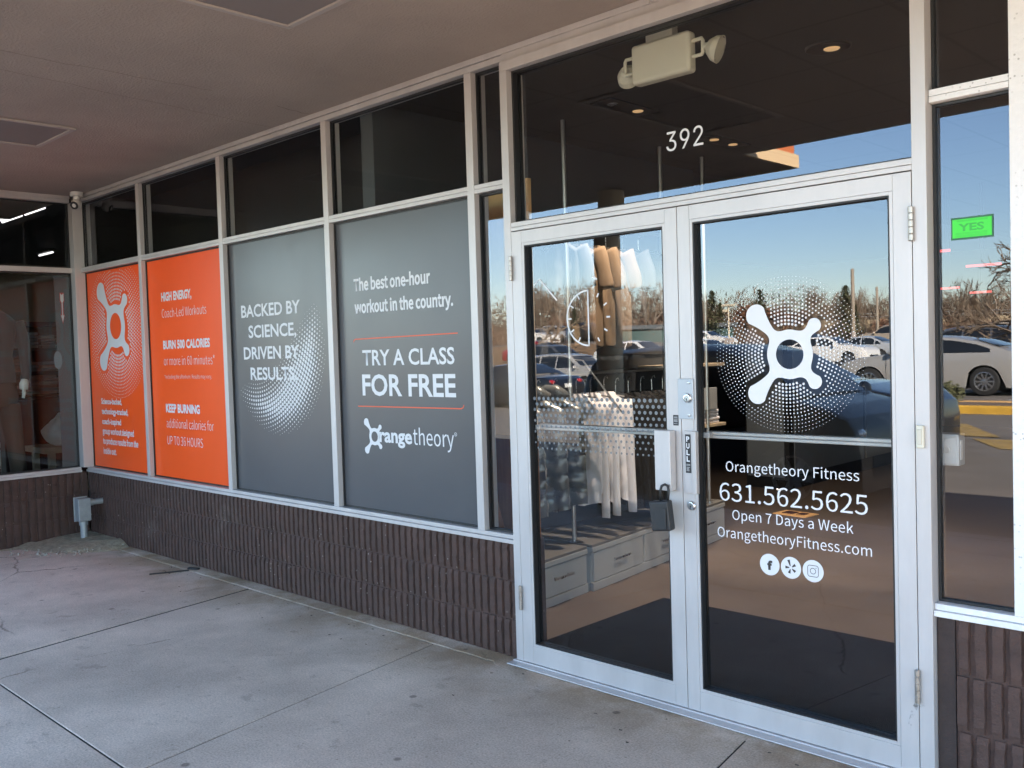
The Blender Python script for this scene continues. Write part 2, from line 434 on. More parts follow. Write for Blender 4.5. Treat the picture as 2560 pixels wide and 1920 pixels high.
# corner post
bm = B(); bx(bm, -.085, .05, -.05, .034, ZS + .041, ZH - .001); bx(bm, .002, .046, .035, .10, ZS + .041, ZH - .001)
obj('corner_post', bm, ALU, shop, bevel=.002)
gaps = []
xs = [(.05, 1.146), (1.194, 2.375), (2.423, 3.591), (3.639, 4.803), (4.851, 5.064), (6.99, 7.231), (7.279, 8.45), (8.5, 9.7)]
for i, (a, b) in enumerate(xs):
    mt = WHITE_AL if a > 6.9 else ALU
    bm = B(); bx(bm, a + .001, b - .001, .0015, .034, ZT, ZT + .019); bx(bm, a + .001, b - .001, .0025, .034, ZT + .0205, ZT + .041); bx(bm, a + .001, b - .001, .035, .10, ZT + .001, ZT + .040)
    obj('transom_bar', bm, mt, shop, bevel=.001)
    # glazing: frame with rubber, pane
    for k, (z0, z1) in enumerate(((ZS + .042, ZT - .001), (ZT + .042, ZH - .001))):
        bm = B(); frame_box(bm, a, b, z0, z1, .0345, .0445, .009); frame_box(bm, a, b, z0, z1, .0515, .062, .009)
        wf = obj('window', bm, GASKET, shop)
        pane('pane', a + .001, b - .001, z0 + .001, z1 - .001, .045, wf, G_DOOR if a > 4.8 else G_WIN)
# sills
for a, b in ((.0, 5.064), (6.99, 9.75)):
    mt = WHITE_AL if a > 6.9 else ALU
    bm = B(); bx(bm, a, b, -.012, .10, ZS, ZS + .019); bx(bm, a, b, -.0015, .10, ZS + .0205, ZS + .041)
    obj('sill', bm, mt, shop, bevel=.0015)
# header trims
bm = B(); bx(bm, -.08, 5.064, -.0015, .10, ZH, ZH + .026); bx(bm, -.08, 5.064, .004, .10, ZH + .0265, ZH + .030); bx(bm, -.08, 5.91, -.008, .09, ZH + .0305, ZC - .001)
bx(bm, 5.912, 9.75, -.007, .09, ZH + .0305, ZC - .001); bx(bm, 6.99, 9.75, -.0015, .10, ZH, ZH + .030)
obj('header_trim', bm, ALU, shop, bevel=.001)
# door frame: jambs, head bar, top rail
YF = -.02
bm = B(); bx(bm, 5.065, 5.1095, YF, .09, .012, 2.768); bx(bm, 6.942, 6.989, YF, .09, .012, 2.768)
bx(bm, 5.065, 6.989, YF, .09, 2.7685, 2.813)
bx(bm, 5.1097, 6.9418, YF + .001, .09, 2.0275, 2.045); bx(bm, 5.1097, 6.9418, YF + .0025, .09, 2.0462, 2.067)
obj('door_frame', bm, ALU, shop, bevel=.0015)
bm = B(); bx(bm, 5.065, 6.989, .0, .08, 2.8133, 2.8185)
obj('frame_gap', bm, MORTAR, shop)
bm = B(); bx(bm, 5.065, 6.989, -.004, .08, 2.8187, 2.8518)
obj('header_trim', bm, ALU, shop, bevel=.001)
bm = B(); frame_box(bm, 5.1097, 6.9418, 2.0675, 2.768, .015, .0445, .009); frame_box(bm, 5.1097, 6.9418, 2.0675, 2.768, .0515, .07, .009)
tw = obj('window', bm, GASKET, shop)
pane('pane', 5.111, 6.941, 2.0685, 2.767, .045, tw, G_DOOR)
bm = B(); text(bm, '392', 5.941, 6.115, 2.262, .077, .0435, 0, 'digits'); flat('street_number', bm, VINYL, tw)
bm = B(); bx(bm, 5.05, 7.0, -.075, -.030, 0.0005, .006); bx(bm, 5.05, 7.0, -.0298, .09, .0005, .0115)
obj('threshold', bm, ALU, shop, bevel=.002)

def bead(bm, x0, x1, z0, z1, y):   # glass stop inside the leaf
    frame_box(bm, x0, x1, z0, z1, y, y + .03, .012)
def hinge(parent, x, z0, z1, mt):
    bm = B(); n = 5; h = (z1 - z0) / n
    for i in range(n): lathe(bm, [(.0068, 0), (.0088, .002), (.0088, h - .002), (.0068, h)], 12, TR(x, YF - .010, z0 + i * h))
    obj('hinge', bm, mt, parent, smooth=False)
def door(label, x0, x1, gx0, gx1):
    bm = B()
    zl, zt = .0135, 2.0235
    bx(bm, x0, gx0 - .0125, YF, .024, zl, zt); bx(bm, gx1 + .0125, x1, YF, .024, zl, zt)
    bx(bm, gx0 - .012, gx1 + .012, YF + .0004, .024, zl, .0935); bx(bm, gx0 - .012, gx1 + .012, YF + .0004, .024, 1.968, zt)
    d = obj('glass_door', bm, ALU, shop, bevel=.001); d['label'] = label
    bm = B(); bead(bm, gx0 - .0118, gx1 + .0118, .094, 1.9675, YF + .0012); obj('glazing_bead', bm, ALU, d, bevel=.0008)
    bm = B(); frame_box(bm, gx0 + .0004, gx1 - .0004, .1064, 1.9552, YF + .004, .008, .006); frame_box(bm, gx0 + .0004, gx1 - .0004, .1064, 1.9552, .0145, .03, .006)
    obj('gasket', bm, GASKET, d)
    pane('pane', gx0 + .001, gx1 - .001, .107, 1.9545, .008, d, G_DOOR)
    return d
YP = .0065
dl = door('left glass door leaf with half dial decal and grey dots', 5.1115, 6.0225, 5.187, 5.954)
dr = door('right glass door leaf with white emblem and phone number', 6.0255, 6.9395, 6.094, 6.866)
hinge(dl, 5.1105, 1.80, 1.912, STEEL_D); hinge(dl, 5.1105, .258, .372, STEEL_D)
hinge(dr, 6.9407, 1.795, 1.908, STEEL_D); hinge(dr, 6.9407, .259, .373, STEEL_D)
STAIN = M('grime_stain', (.16, .15, .14), .9)
_t = STAIN.node_tree; _p = _t.nodes['Principled BSDF']; _n = _t.nodes.new('ShaderNodeTexNoise'); _n.inputs['Scale'].default_value = 70; _n.inputs['Detail'].default_value = 6
_c = _t.nodes.new('ShaderNodeTexCoord'); _t.links.new(_c.outputs['Object'], _n.inputs['Vector'])
_r = _t.nodes.new('ShaderNodeValToRGB'); _r.color_ramp.elements[0].position = .46; _r.color_ramp.elements[1].position = .72; _r.color_ramp.elements[1].color = (.75, .75, .75, 1); _t.links.new(_n.outputs['Fac'], _r.inputs[0]); _t.links.new(_r.outputs[0], _p.inputs['Alpha'])
bm = B()
for pts in ([(6.934, .268), (6.915, .235), (6.905, .18), (6.912, .165), (6.93, .215), (6.9385, .25)], [(6.943, .27), (6.958, .262), (6.962, .25), (6.945, .245)]): bm = B(); quadxz(bm, pts, YF - .0008); flat('grime', bm, STAIN, dr)
# interior push bars
for d, a, b in ((dl, 5.19, 5.953), (dr, 6.097, 6.864)):
    bm = B(); bx(bm, a, b, .045, .085, 1.104, 1.1165); bx(bm, a, b, .047, .085, 1.1175, 1.131); bx(bm, a, a + .03, .02, .046, 1.106, 1.129)
    obj('push_bar', bm, ALU, d, bevel=.003)
# pull handles
bm = B(); bx(bm, 5.922, 5.998, YF - .045, YF - .006, .896, 1.138); bx(bm, 5.93, 5.99, YF - .006, YF - .0005, .90, 1.134)
obj('pull_handle', bm, ALU, dl, bevel=.003)
bm = B(); bx(bm, 6.041, 6.083, YF - .010, YF - .0005, .889, 1.137); bx(bm, 6.0845, 6.103, YF - .022, YF - .0005, .889, 1.137)
obj('pull_handle', bm, ALU, dr, bevel=.002)
# lock cover plate and cylinders
bm = B(); bx(bm, 6.014, 6.087, YF - .006, YF - .0006, 1.183, 1.344)
lp = obj('lock_plate', bm, LOCK, dr, bevel=.004)
for z in (1.328, 1.20): bm = B(); lathe(bm, [(.006, 0), (.006, .003), (.003, .004)], 14, TR(6.067, YF - .006, z, rx=PI / 2)); obj('screw', bm, CHROME, lp)
def cyl_lock(x, z, y, parent):
    bm = B(); lathe(bm, [(.0185, 0), (.0185, .006), (.015, .011), (.012, .0115)], 28, TR(x, y, z, rx=PI / 2))
    o = obj('lock_cylinder', bm, CHROME, parent, smooth=False)
    return o
cyl_lock(6.062, 1.267, YF - .006, dr); cyl_lock(6.066, .839, YF - .0005, dr)
for q in ((6.0605, 6.0635, YF - .0182, YF - .0175, 1.257, 1.268), (6.0645, 6.0675, YF - .0127, YF - .012, .829, .84)): bm = B(); bx(bm, *q); obj('keyhole', bm, GAP, dr)
# stickers
bm = B(); bx(bm, 6.0475, 6.0725, YF - .0112, YF - .0103, .970, 1.1235); ps = obj('pull_sign', bm, BLACKP, dr)
bm = B()
for ch, z in zip('PULL', (1.094, 1.067, 1.041, 1.015)): text(bm, ch, 6.0525, 6.0675, z, .0215, YF - .0116, .035)
for z in (1.0045, 1.0005): stroke(bm, [(6.051, z), (6.069, z)], .0012, YF - .0116)
for z in (.993, .9885, .984, .979): stroke(bm, [(6.0515, z), (6.067 - (z * 999 % 4) * .001, z)], .0014, YF - .0116)
flat('lettering', bm, VINYL, dr)
bm = B(); bx(bm, 5.9865, 6.0115, YF - .0013, YF - .0004, 1.156, 1.198); obj('warning_label', bm, BLACKP, dl)
bm = B()
for z in (1.19, 1.186, 1.179, 1.175, 1.171, 1.163): stroke(bm, [(5.990, z), (6.008, z)], .0013, YF - .0017)
flat('lettering', bm, VINYL, dl)
# left door decals: half dial, tick marks, grey dots
bm = B(); c0, c1, rr = 5.5385, 1.6075, .1195
arc = [(c0 - rr * math.sin(t) * 1.02, c1 + rr * math.cos(t)) for t in [PI * i / 40 for i in range(41)]]
stroke(bm, arc, .0075, YP); stroke(bm, [(c0, c1 - rr - .0035), (c0, c1 + rr + .0035)], .0072, YP)
for k in range(1, 6):
    t = PI * k / 6; u = (-math.sin(t), math.cos(t)); stroke(bm, [(c0 + u[0] * rr * .97, c1 + u[1] * rr * .97), (c0 + u[0] * rr * .80, c1 + u[1] * rr * .80)], .0062, YP - .0003)
    t = -t; u = (-math.sin(t), math.cos(t)); stroke(bm, [(c0 + u[0] * rr * 1.0, c1 + u[1] * rr * 1.0), (c0 + u[0] * rr * .84, c1 + u[1] * rr * .84)], .007, YP - .0003)
stroke(bm, [(5.221, 1.771), (5.2565, 1.7955), (5.359, 1.694)], .008, YP)  # chevron of light in the glass, drawn as white strokes
stroke(bm, [(5.568, 1.786), (5.592, 1.770)], .009, YP)
flat('dial_and_chevron', bm, VINYL, dl)
bm = B()
for r in range(10):
    z = 1.2515 - r * .0253; rad = .0088 - r * .00042
    x = 5.205 + (.0142 if r % 2 else 0)
    while x < 5.95:
        ngon_dot(bm, x, z, rad, YP, 12); x += .0283
DOTG = M('grey_frosted_dot', (.17, .185, .2), .6)
flat('dot_pattern', bm, DOTG, dl)
# right door: emblem, dots, lettering, icons
ECX, ECZ, ER = 6.4835, 1.4315, .0905
bm = B(); splat(bm, ECX, ECZ, ER, YP, 120); flat('emblem', bm, VINYL, dr)
bm = B()
ring_dots(bm, ECX - .012, ECZ + .0, .085, .285, .0133, .0049, YP + .0004, skip=lambda x, z: splat_f((x - .012) / ER, z / ER) < .16, fade=lambda x, z, r, a: min(1, max(.2, 1.12 - (r - .085) / .2 * .85)), ex=1.03)
flat('dot_pattern', bm, VINYL, dr)
for body, a, b, zb, cap, bo in (('Orangetheory Fitness', 6.206, 6.737, .9835, .0385, -.012), ('631.562.5625', 6.176, 6.766, .868, .069, -.012), ('Open 7 Days a Week', 6.23, 6.713, .797, .038, -.012), ('OrangetheoryFitness.com', 6.163, 6.778, .724, .0385, -.012)):
    bm = B(); text(bm, body, a, b, zb, cap, YP); flat('lettering', bm, VINYL, dr)
for x in (6.3855, 6.472, 6.559): bm = B(); ngon_dot(bm, x, .6425, .0405, YP, 40); flat('icon_disc', bm, VINYL, dr)
ICON = M('icon_dark', (.05, .036, .03), .6)
bm = B(); text(bm, 'f', 6.376, 6.397, .622, .036, YP - .0006, .05); flat('icon_glyph', bm, ICON, dr)
bm = B()
for k in range(5):
    a = PI / 2 + .3 + k * 2 * PI / 5; u = (math.cos(a), math.sin(a)); l1 = .030 if k == 0 else .022
    n = (-u[1], u[0]); w0, w1 = (.0016, .0055)
    quadxz(bm, [(6.472 + u[0] * .006 + n[0] * w0, .6425 + u[1] * .006 + n[1] * w0), (6.472 + u[0] * l1 + n[0] * w1, .6425 + u[1] * l1 + n[1] * w1), (6.472 + u[0] * l1 - n[0] * w1, .6425 + u[1] * l1 - n[1] * w1), (6.472 + u[0] * .006 - n[0] * w0, .6425 + u[1] * .006 - n[1] * w0)], YP - .0006)
def rrect(cx, cz, h, r, n=6):
    pts = []
    for sx, sz, a0 in ((1, 1, 0), (-1, 1, PI / 2), (-1, -1, PI), (1, -1, 1.5 * PI)):
        for i in range(n + 1):
            a = a0 + PI / 2 * i / n; pts.append((cx + sx * (h - r) + r * math.cos(a), cz + sz * (h - r) + r * math.sin(a)))
    return pts + [pts[0]]
flat('icon_glyph', bm, ICON, dr); bm = B()
stroke(bm, rrect(6.559, .6425, .0205, .008), .0022, YP - .0006)
stroke(bm, [(6.559 + .0105 * math.cos(2 * PI * i / 24), .6425 + .0105 * math.sin(2 * PI * i / 24)) for i in range(25)], .0022, YP - .0007)
ngon_dot(bm, 6.571, .6545, .0018, YP - .0007)
flat('icon_glyph', bm, ICON, dr)
# wall above the canopy and the rest of the block
bm = B(); bx(bm, -.1, 22, .0, .25, ZC + .12, 5.2)
obj('upper_wall', bm, M('upper_wall_stucco', (.42, .36, .3), .9, 0, .1, 2, .3, 60), shop)

# ------------------------------------------------------------------ posters behind the left windows
YV = .0425
def poster(name, label, x0, x1, film, z0=.605, z1=2.232):
    t = thing(name, label, 'window poster', ((x0 + x1) / 2, YV, z0), group='window posters in the left shop windows')
    off = t.location.copy()
    bm = B(); bx(bm, x0 + .006 - off.x, x1 - .006 - off.x, 0, .0015, .0, z1 - z0); obj('film', bm, film, t)
    return t, off
def finish(name, bm, mat, t, off):
    bmesh.ops.translate(bm, verts=bm.verts[:], vec=-off); return flat(name, bm, mat, t)
YL = YV - .0008
p1, of = poster('window_poster', 'orange window poster with the white splash emblem in a halo of dots', .05, 1.146, VORANGE)
bm = B(); splat(bm, .590, 1.769, .176, YL, 100); finish('emblem', bm, VINYL, p1, of)
bm = B(); ring_dots(bm, .615, 1.745, .215, .56, .0262, .0102, YL + .0003, clip=lambda x, z: .10 < x < 1.12 and z < 2.215, skip=lambda x, z: splat_f((x + .025) / .176, (z - .024) / .176) < .14, fade=lambda x, z, r, a: min(1, max(.2, 1.15 - (r - .2) / .36 * .8)))
finish('dot_pattern', bm, VINYL, p1, of)
bm = B()
for s, x1, zb, bo in (('Science-backed,', .642, 1.133, .03), ('technology-tracked,', .75, 1.05, .03), ('coach-inspired', .612, .966, .03), ('group workout designed', .84, .883, .012), ('to produce results from the', .912, .801, .012), ('inside out.', .497, .718, .012)):
    bm = B(); text(bm, s, .243, x1, zb, .05, YL, bo); finish('lettering', bm, VINYL, p1, of)
p2, of = poster('window_poster', 'orange window poster reading HIGH ENERGY, BURN 500 CALORIES and KEEP BURNING', 1.194, 2.375, VORANGE)
bm = B()
for s, x1, zb, cap, bo in (('HIGH ENERGY,', 1.882, 1.917, .066, .04), ('Coach-Led Workouts', 2.088, 1.797, .062, .004), ('BURN 500 CALORIES', 2.12, 1.563, .064, .04), ('or more in 60 minutes*', 2.178, 1.444, .062, .004),
                           ('*Including the afterburn. Results may vary.', 2.125, 1.345, .027, .01), ('KEEP BURNING', 1.935, 1.092, .065, .04), ('additional calories for', 2.124, .98, .063, .004), ('UP TO 36 HOURS', 1.96, .854, .063, .004)):
    bm = B(); text(bm, s, 1.414, x1, zb, cap, YL, bo if bo > .02 else -.004); finish('lettering', bm, VINYL, p2, of)
p3, of = poster('window_poster', 'grey window poster reading BACKED BY SCIENCE, DRIVEN BY RESULTS over a crescent of dots', 2.423, 3.591, VGREY)
bm = B()
for s, x0, x1, zb in (('BACKED BY', 2.557, 3.25, 1.743), ('SCIENCE,', 2.64, 3.2, 1.608), ('DRIVEN BY', 2.57, 3.222, 1.469), ('RESULTS.', 2.645, 3.19, 1.335)):
    bm = B(); text(bm, s, x0, x1, zb, .081, YL - .0004, .022); finish('lettering', bm, VINYL, p3, of)
bm = B()
def cres(x, z, r, a):
    o = .535 - math.hypot(x - 2.965, z - 1.52); d = ((x - 2.6) * .512 - (z - 1.30) * .859) + .03 - .10 * math.exp(-((x - 2.95) / .25) ** 2)
    if d < 0 or o < 0: return 0
    return min(1, .14 + min(d / .20, o / .17) * .95)
ring_dots(bm, 2.70, 1.72, .10, 1.1, .0262, .0122, YL, fade=cres)
finish('dot_pattern', bm, VINYL, p3, of)
p4, of = poster('window_poster', 'grey window poster reading TRY A CLASS FOR FREE between two orange lines', 3.639, 4.803, VGREY)
for body, a, b, zb, cap, bo in (('The best one-hour', 3.801, 4.460, 1.8365, .069, .013), ('workout in the country.', 3.801, 4.630, 1.7105, .069, .013), ('TRY A CLASS', 3.858, 4.627, 1.416, .0865, .018), ('FOR FREE', 3.848, 4.630, 1.247, .119, .022), ('range', 3.987, 4.270, .990, .082, .03), ('theory', 4.280, 4.603, .990, .085, .0)):
    bm = B(); text(bm, body, a, b, zb, cap, YL, bo); finish('lettering', bm, VINYL, p4, of)
bm = B(); stroke(bm, [(4.617 + .009 * math.cos(2 * PI * i / 20), 1.058 + .009 * math.sin(2 * PI * i / 20)) for i in range(21)], .0022, YL); text(bm, 'R', 4.613, 4.621, 1.053, .009, YL); finish('trademark', bm, VINYL, p4, of)
bm = B(); splat(bm, 3.944, 1.018, .0485, YL, 70); finish('emblem', bm, VINYL, p4, of)
for q in ([(3.780, 1.550), (3.786, 1.562), (3.80, 1.566), (4.657, 1.572)], [(3.801, 1.186), (4.665, 1.190), (4.680, 1.196), (4.686, 1.208)]): bm = B(); stroke(bm, q, .006, YL); finish('line', bm, ORANGE_LINE, p4, of)
# YES permit card
t = thing('permit_card', 'bright green card reading YES taped inside the narrow sidelight', 'sign', (7.106, YV, 1.79))
bm = B(); bx(bm, -.064, .064, 0, .002, 0, .0715); obj('backing', bm, M('card_dark_green', (.02, .12, .05), .5), t)
bm = B(); quadxz(bm, [(x, z) for x, z in [(-.0595, .006), (.0595, .006), (.0595, .0655), (-.0595, .0655)]], -.0008); flat('card', bm, M('card_fluorescent_green', (.05, .68, .05), .5), t)
bm = B(); text(bm, 'YES', -.041, .037, .0265, .024, -.0014, .03)
for z in (.0615, .0585): stroke(bm, [(-.045, z), (.048, z)], .0011, -.0014)
for z in (.021, .0175, .0135, .010): stroke(bm, [(-.05, z), (.046, z)], .0008, -.0014)
flat('lettering', bm, M('card_print_green', (.03, .42, .05), .5), t)

# ------------------------------------------------------------------ things fixed at the doors
t = thing('key_box', 'black key lock box hanging by its shackle from the left door pull', 'lock box', (5.975, -.088, .74))
bm = B(); bx(bm, -.042, .042, -.024, .024, .0, .12); body = obj('body', bm, BLACKP, t, bevel=.008, seg=3)
bm = B(); bx(bm, -.034, .030, -.0275, -.0235, .010, .095); obj('cover', bm, BLACKP, t, bevel=.003)
bm = B(); tube(bm, [(-.012, .0, .115), (-.012, 0, .16), (-.008, .004, .178), (.004, .01, .184), (.016, .012, .178), (.02, .01, .16), (.02, .004, .115)], .0055, 10); obj('shackle', bm, GASKET, t, smooth=True)
body.rotation_euler = (0, R(-6), R(8))
t = thing('door_bell', 'small cream doorbell box on the right door jamb', 'doorbell', (6.961, YF, 1.115))
bm = B(); bx(bm, -.0125, .0125, -.016, -.0005, 0, .075); obj('housing', bm, BEIGE, t, bevel=.004, seg=3)
bm = B(); bx(bm, -.0075, .0075, -.0195, -.0155, .012, .063); obj('cover', bm, IVORY, t, bevel=.002)
t = thing('switch_box', 'grey metal switch box mounted inside the narrow sidelight', 'box', (7.005, .09, 1.047))
bm = B(); bx(bm, -.04, .036, 0, .06, 0, .106); obj('housing', bm, LOCK, t, bevel=.003)
bm = B(); bx(bm, -.034, .030, -.003, -.0003, .006, .10); fc = obj('cover', bm, LOCK, t, bevel=.002)
bm = B(); lathe(bm, [(.011, 0), (.011, .002), (.009, .003)], 20, TR(-.002, -.003, .053, rx=PI / 2)); obj('knockout', bm, ALU_D, t)
bm = B(); bx(bm, .0365, .0385, .01, .03, .02, .085); obj('label_strip', bm, VINYL, t)

# ------------------------------------------------------------------ canopy over the walk
can = thing('canopy', 'brown stucco covered walk soffit in front of the shops', 'canopy', (0, 0, ZC))
bm = B(); bx(bm, -1.6, 11.5, -3.0, -.0, .0, .12)
obj('soffit', bm, SOFFIT, can)
bm = B(); bx(bm, 4.501, 11.5, -3.04, -3.001, -.0, .15); obj('fascia', bm, M('canopy_fascia_paint', (.44, .40, .34), .8, 0, .08, 3), can)
bm = B(); bx(bm, -1.6, 4.5, -3.8, -3.001, .002, .11); obj('gable_soffit', bm, SOFFIT, can)
bm = B(); bx(bm, -1.6, 4.5, -3.84, -3.001, .111, 1.2); obj('gable_wall', bm, M('orange_sign_band', (.55, .16, .05), .7, 0, .05, 3), can)
bm = B(); bx(bm, 4.501, 4.53, -3.86, -3.042, -.005, .10); bx(bm, -1.6, 4.5, -3.86, -3.802, -.005, .10); obj('gable_trim', bm, M('cream_trim', (.72, .52, .3), .6), can)
for x0, y0 in ((1.785, -2.13), (4.70, -2.13), (7.62, -2.13)):
    bm = B(); bx(bm, x0, x0 + .595, y0, y0 + 1.22, -.006, -.0005); p = obj('ceiling_panel', bm, PANELG, can)
    bm = B()
    a, b, c, d = x0 - .012, x0 + .607, y0 - .012, y0 + 1.232
    for q in ((a, a + .028, c, d), (b - .028, b, c, d), (a + .0285, b - .0285, c, c + .028), (a + .0285, b - .0285, d - .028, d)): bx(bm, *q, -.014, -.0004)
    obj('trim', bm, TRIM_BR, p, bevel=.003)
def seam(pts, wd):
    bm = B(); stroke(bm, pts, wd, 0)
    for v in bm.verts: v.co = Vector((v.co.x, v.co.z, -.0007))
    bmesh.ops.solidify(bm, geom=bm.faces[:], thickness=.0004); obj('crack', bm, M('soffit_crack', (.15, .12, .10), .9) if 'soffit_crack' not in MATS else MATS['soffit_crack'], can)
rnd = random.Random(31)
def wob(a, b, n, k): return [(a[0] + (b[0] - a[0]) * i / n + rnd.gauss(0, k), a[1] + (b[1] - a[1]) * i / n + rnd.gauss(0, k)) for i in range(n + 1)]
seam(wob((3.60, -2.0), (3.60, -.66), 16, .006), .0035); seam(wob((3.547, -.26), (3.51, -.03), 8, .006), .005); seam(wob((3.1, -.02), (3.35, -1.9), 18, .005), .003)
# round pillar under the gable edge
t = thing('round_pillar', 'round cream pillar at the canopy edge, mirrored in the left door', 'pillar', (2.95, -3.42, 0))
bm = B(); lathe(bm, [(.118, .0), (.118, 2.86)], 40); obj('shaft', bm, M('pillar_paint', (.62, .50, .34), .75, 0, .08, 5, .1, 60), t, smooth=False)
bm = B(); lathe(bm, [(.15, 0), (.15, .10), (.119, .14)], 40); obj('base', bm, CONC2, t)
# camera under the soffit
t = thing('security_camera', 'white ball security camera hanging from the soffit corner', 'camera', (.225, -.075, ZC))
bm = B(); lathe(bm, [(.048, -.034), (.05, -.030), (.05, -.001), (.048, -.0005)], 28); obj('mount', bm, WHITEP, t)
bm = B(); lathe(bm, [(.02, -.075), (.026, -.06), (.026, -.036), (.024, -.034)], 20); obj('neck', bm, WHITEP, t)
bm = B(); bmesh.ops.create_uvsphere(bm, u_segments=24, v_segments=16, radius=.043, matrix=Matrix.Translation((0, -.004, -.098))); obj('ball', bm, WHITEP, t, smooth=True)
bm = B(); lathe(bm, [(.030, .030), (.034, .036), (.032, .040), (.026, .0395)], 24, TR(0, -.004, -.098) @ Vector((.55, -.72, -.42)).to_track_quat('Z', 'Y').to_matrix().to_4x4()); obj('lens', bm, BLACKP, t)

# ------------------------------------------------------------------ neighbour shop on the left (its front is at right angles)
nb = thing('neighbour_shop', 'neighbouring clothes shop front with silver frame over ribbed brown block', 'shop', (0, 0, 0), R(90))
bm = B(); ribbed(bm, -1.4, -.001, [.0, .186, .372, ZS - .001], pitch=.06, seed=11); obj('block_wall', bm, BRICK, nb)
bm = B(); bx(bm, -1.4, -.051, -.012, .10, ZS, ZS + .019); bx(bm, -1.4, -.051, -.0015, .10, ZS + .0205, ZS + .041); obj('sill', bm, ALU, nb, bevel=.0015)
bm = B(); bx(bm, -1.4, -.051, -.0015, .1, ZH, ZH + .03); bx(bm, -1.4, -.051, -.008, .09, ZH + .0305, ZC - .001); obj('header_trim', bm, ALU, nb, bevel=.001)
bm = B(); bx(bm, -1.4, -.051, .0015, .034, ZT, ZT + .041); bx(bm, -1.4, -.051, .035, .10, ZT + .001, ZT + .04); obj('transom_bar', bm, ALU, nb, bevel=.001)
for a in (-1.35,):
    bm = B(); bx(bm, a, a + .05, 0, .10, ZS + .0415, ZT - .0005); bx(bm, a, a + .05, 0, .10, ZT + .0415, ZH - .0005); obj('mullion', bm, ALU, nb, bevel=.0015)
for a, b in ((-1.3, -.051),):
    for z0, z1 in ((ZS + .042, ZT - .001), (ZT + .042, ZH - .001)):
        bm = B(); frame_box(bm, a, b, z0, z1, .0345, .0445, .012); frame_box(bm, a, b, z0, z1, .0515, .06, .009)
        wf = obj('window', bm, GASKET, nb); pane('pane', a + .001, b - .001, z0 + .001, z1 - .001, .045, wf, G_WIN)
bm = B(); bx(bm, -1.5, -1.4, -.02, 8, 0, 3.4); obj('side_wall', bm, MATS['upper_wall_stucco'], nb)
bm = B(); bx(bm, -1.5, -.1, .25, 8, 3.2, 3.4); obj('roof', bm, BLACK_IN, nb)

# ------------------------------------------------------------------ covered walk
def slabs():
    bm = B(); bx(bm, -8, 14, -4.0, -.09, -.3, -.0045)          # dark bed seen in the joints
    o = struct(obj('sidewalk_bed', bm, GAP))
    rnd = random.Random(2)
    xsl = [-7.0, -5.2, -3.4, -1.6, .55, 2.88, 4.68, 6.47, 8.3, 10.1, 12]
    bm = B(); g = .0045
    for i in range(len(xsl) - 1):
        for (ya, yb) in ((-1.765, -.092), (-3.45, -1.765)):
            # joints run slightly askew, as measured in the photograph
            def X(x, y): return x - .165 * (y + .9) if 1 < x < 7 else x
            a, b = xsl[i], xsl[i + 1]
            gg = .014 if abs(a - 2.88) < .1 else g
            gb = .014 if abs(b - 2.88) < .1 else g
            z = rnd.uniform(-.0015, .0015)
            q = [(X(a, ya) + gg, ya + g), (X(b, ya) - gb, ya + g), (X(b, yb) - gb, yb - g), (X(a, yb) + gg, yb - g)]
            top = [bm.verts.new((x, y, z)) for x, y in q]; bot = [bm.verts.new((x, y, -.1)) for x, y in q]
            bm.faces.new(top)
            for k in range(4): bm.faces.new((top[k], bot[k], bot[(k + 1) % 4], top[(k + 1) % 4]))
    struct(obj('sidewalk', bm, CONC, None, bevel=.003, seg=2))
    bm = B(); bx(bm, -8, 14, -3.98, -3.459, -.3, -.001); bx(bm, -8, 14, -4.15, -3.985, -.4, -.004)
    struct(obj('kerb', bm, CONC2, None, bevel=.012))
slabs()
# narrow raised concrete strip along the wall, chipped edge
bm = B(); rnd = random.Random(5); n = 160; prev = None
for i in range(n + 1):
    x = .62 + (9.0 - .62) * i / n; e = -.088 + rnd.uniform(-.004, .004) - (.0 if x < 5 else .03)
    zt = .0012
    if 5.03 < x < 7.02: zt = -.002
    r = [bm.verts.new(p) for p in ((x, .05, zt), (x, e + .003, zt), (x, e, zt - .003), (x, e - .002, -.03))]
    if prev:
        for k in range(3): bm.faces.new((prev[k], prev[k + 1], r[k + 1], r[k]))
    prev = r
struct(obj('wall_strip', bm, CONC))
# dirt heap in the corner
bm = B(); rnd = random.Random(8); N = 34
grid = {}
for i in range(N + 1):
    for j in range(N + 1):
        u, v = i / N, j / N; x, y = .001 + u * .95, -.001 - v * 1.15
        edge = .75 - .62 * u - .12 * math.sin(u * 9) * .4
        h = max(0, 1 - v * 1.15 / max(edge, .05)) if edge > 0 else 0
        h *= max(0, min(1, (.78 - x) / .2))
        z = .052 * (1 - (1 - h) ** 2) + (noise.noise((x * 9, y * 9, 1)) * .012 + noise.noise((x * 40, y * 40, 2)) * .006) * (1 if h > 0 else 0)
        grid[i, j] = bm.verts.new((x, y, z - .003 if h > 0 else -.02))
for i in range(N):
    for j in range(N): bm.faces.new((grid[i, j], grid[i + 1, j], grid[i + 1, j + 1], grid[i, j + 1]))
o = obj('dirt', bm, DIRT, smooth=True); tag(o, 'sandy dirt heaped in the corner below the windows', 'dirt', kind='stuff')
bm = B()
for k in range(170):
    x = rnd.uniform(.03, .72); y = -rnd.uniform(.03, .95) * (1 - x * .75); s = rnd.uniform(.003, .011) * (1 if k < 160 else 1.9)
    bmesh.ops.create_icosphere(bm, subdivisions=1, radius=s, matrix=Matrix.Translation((x, y, rnd.uniform(.0, .035) * max(0, 1 + y / (.8 - .6 * x)) + .004)) @ Matrix.Scale(rnd.uniform(.5, .9), 4, (0, 0, 1)))
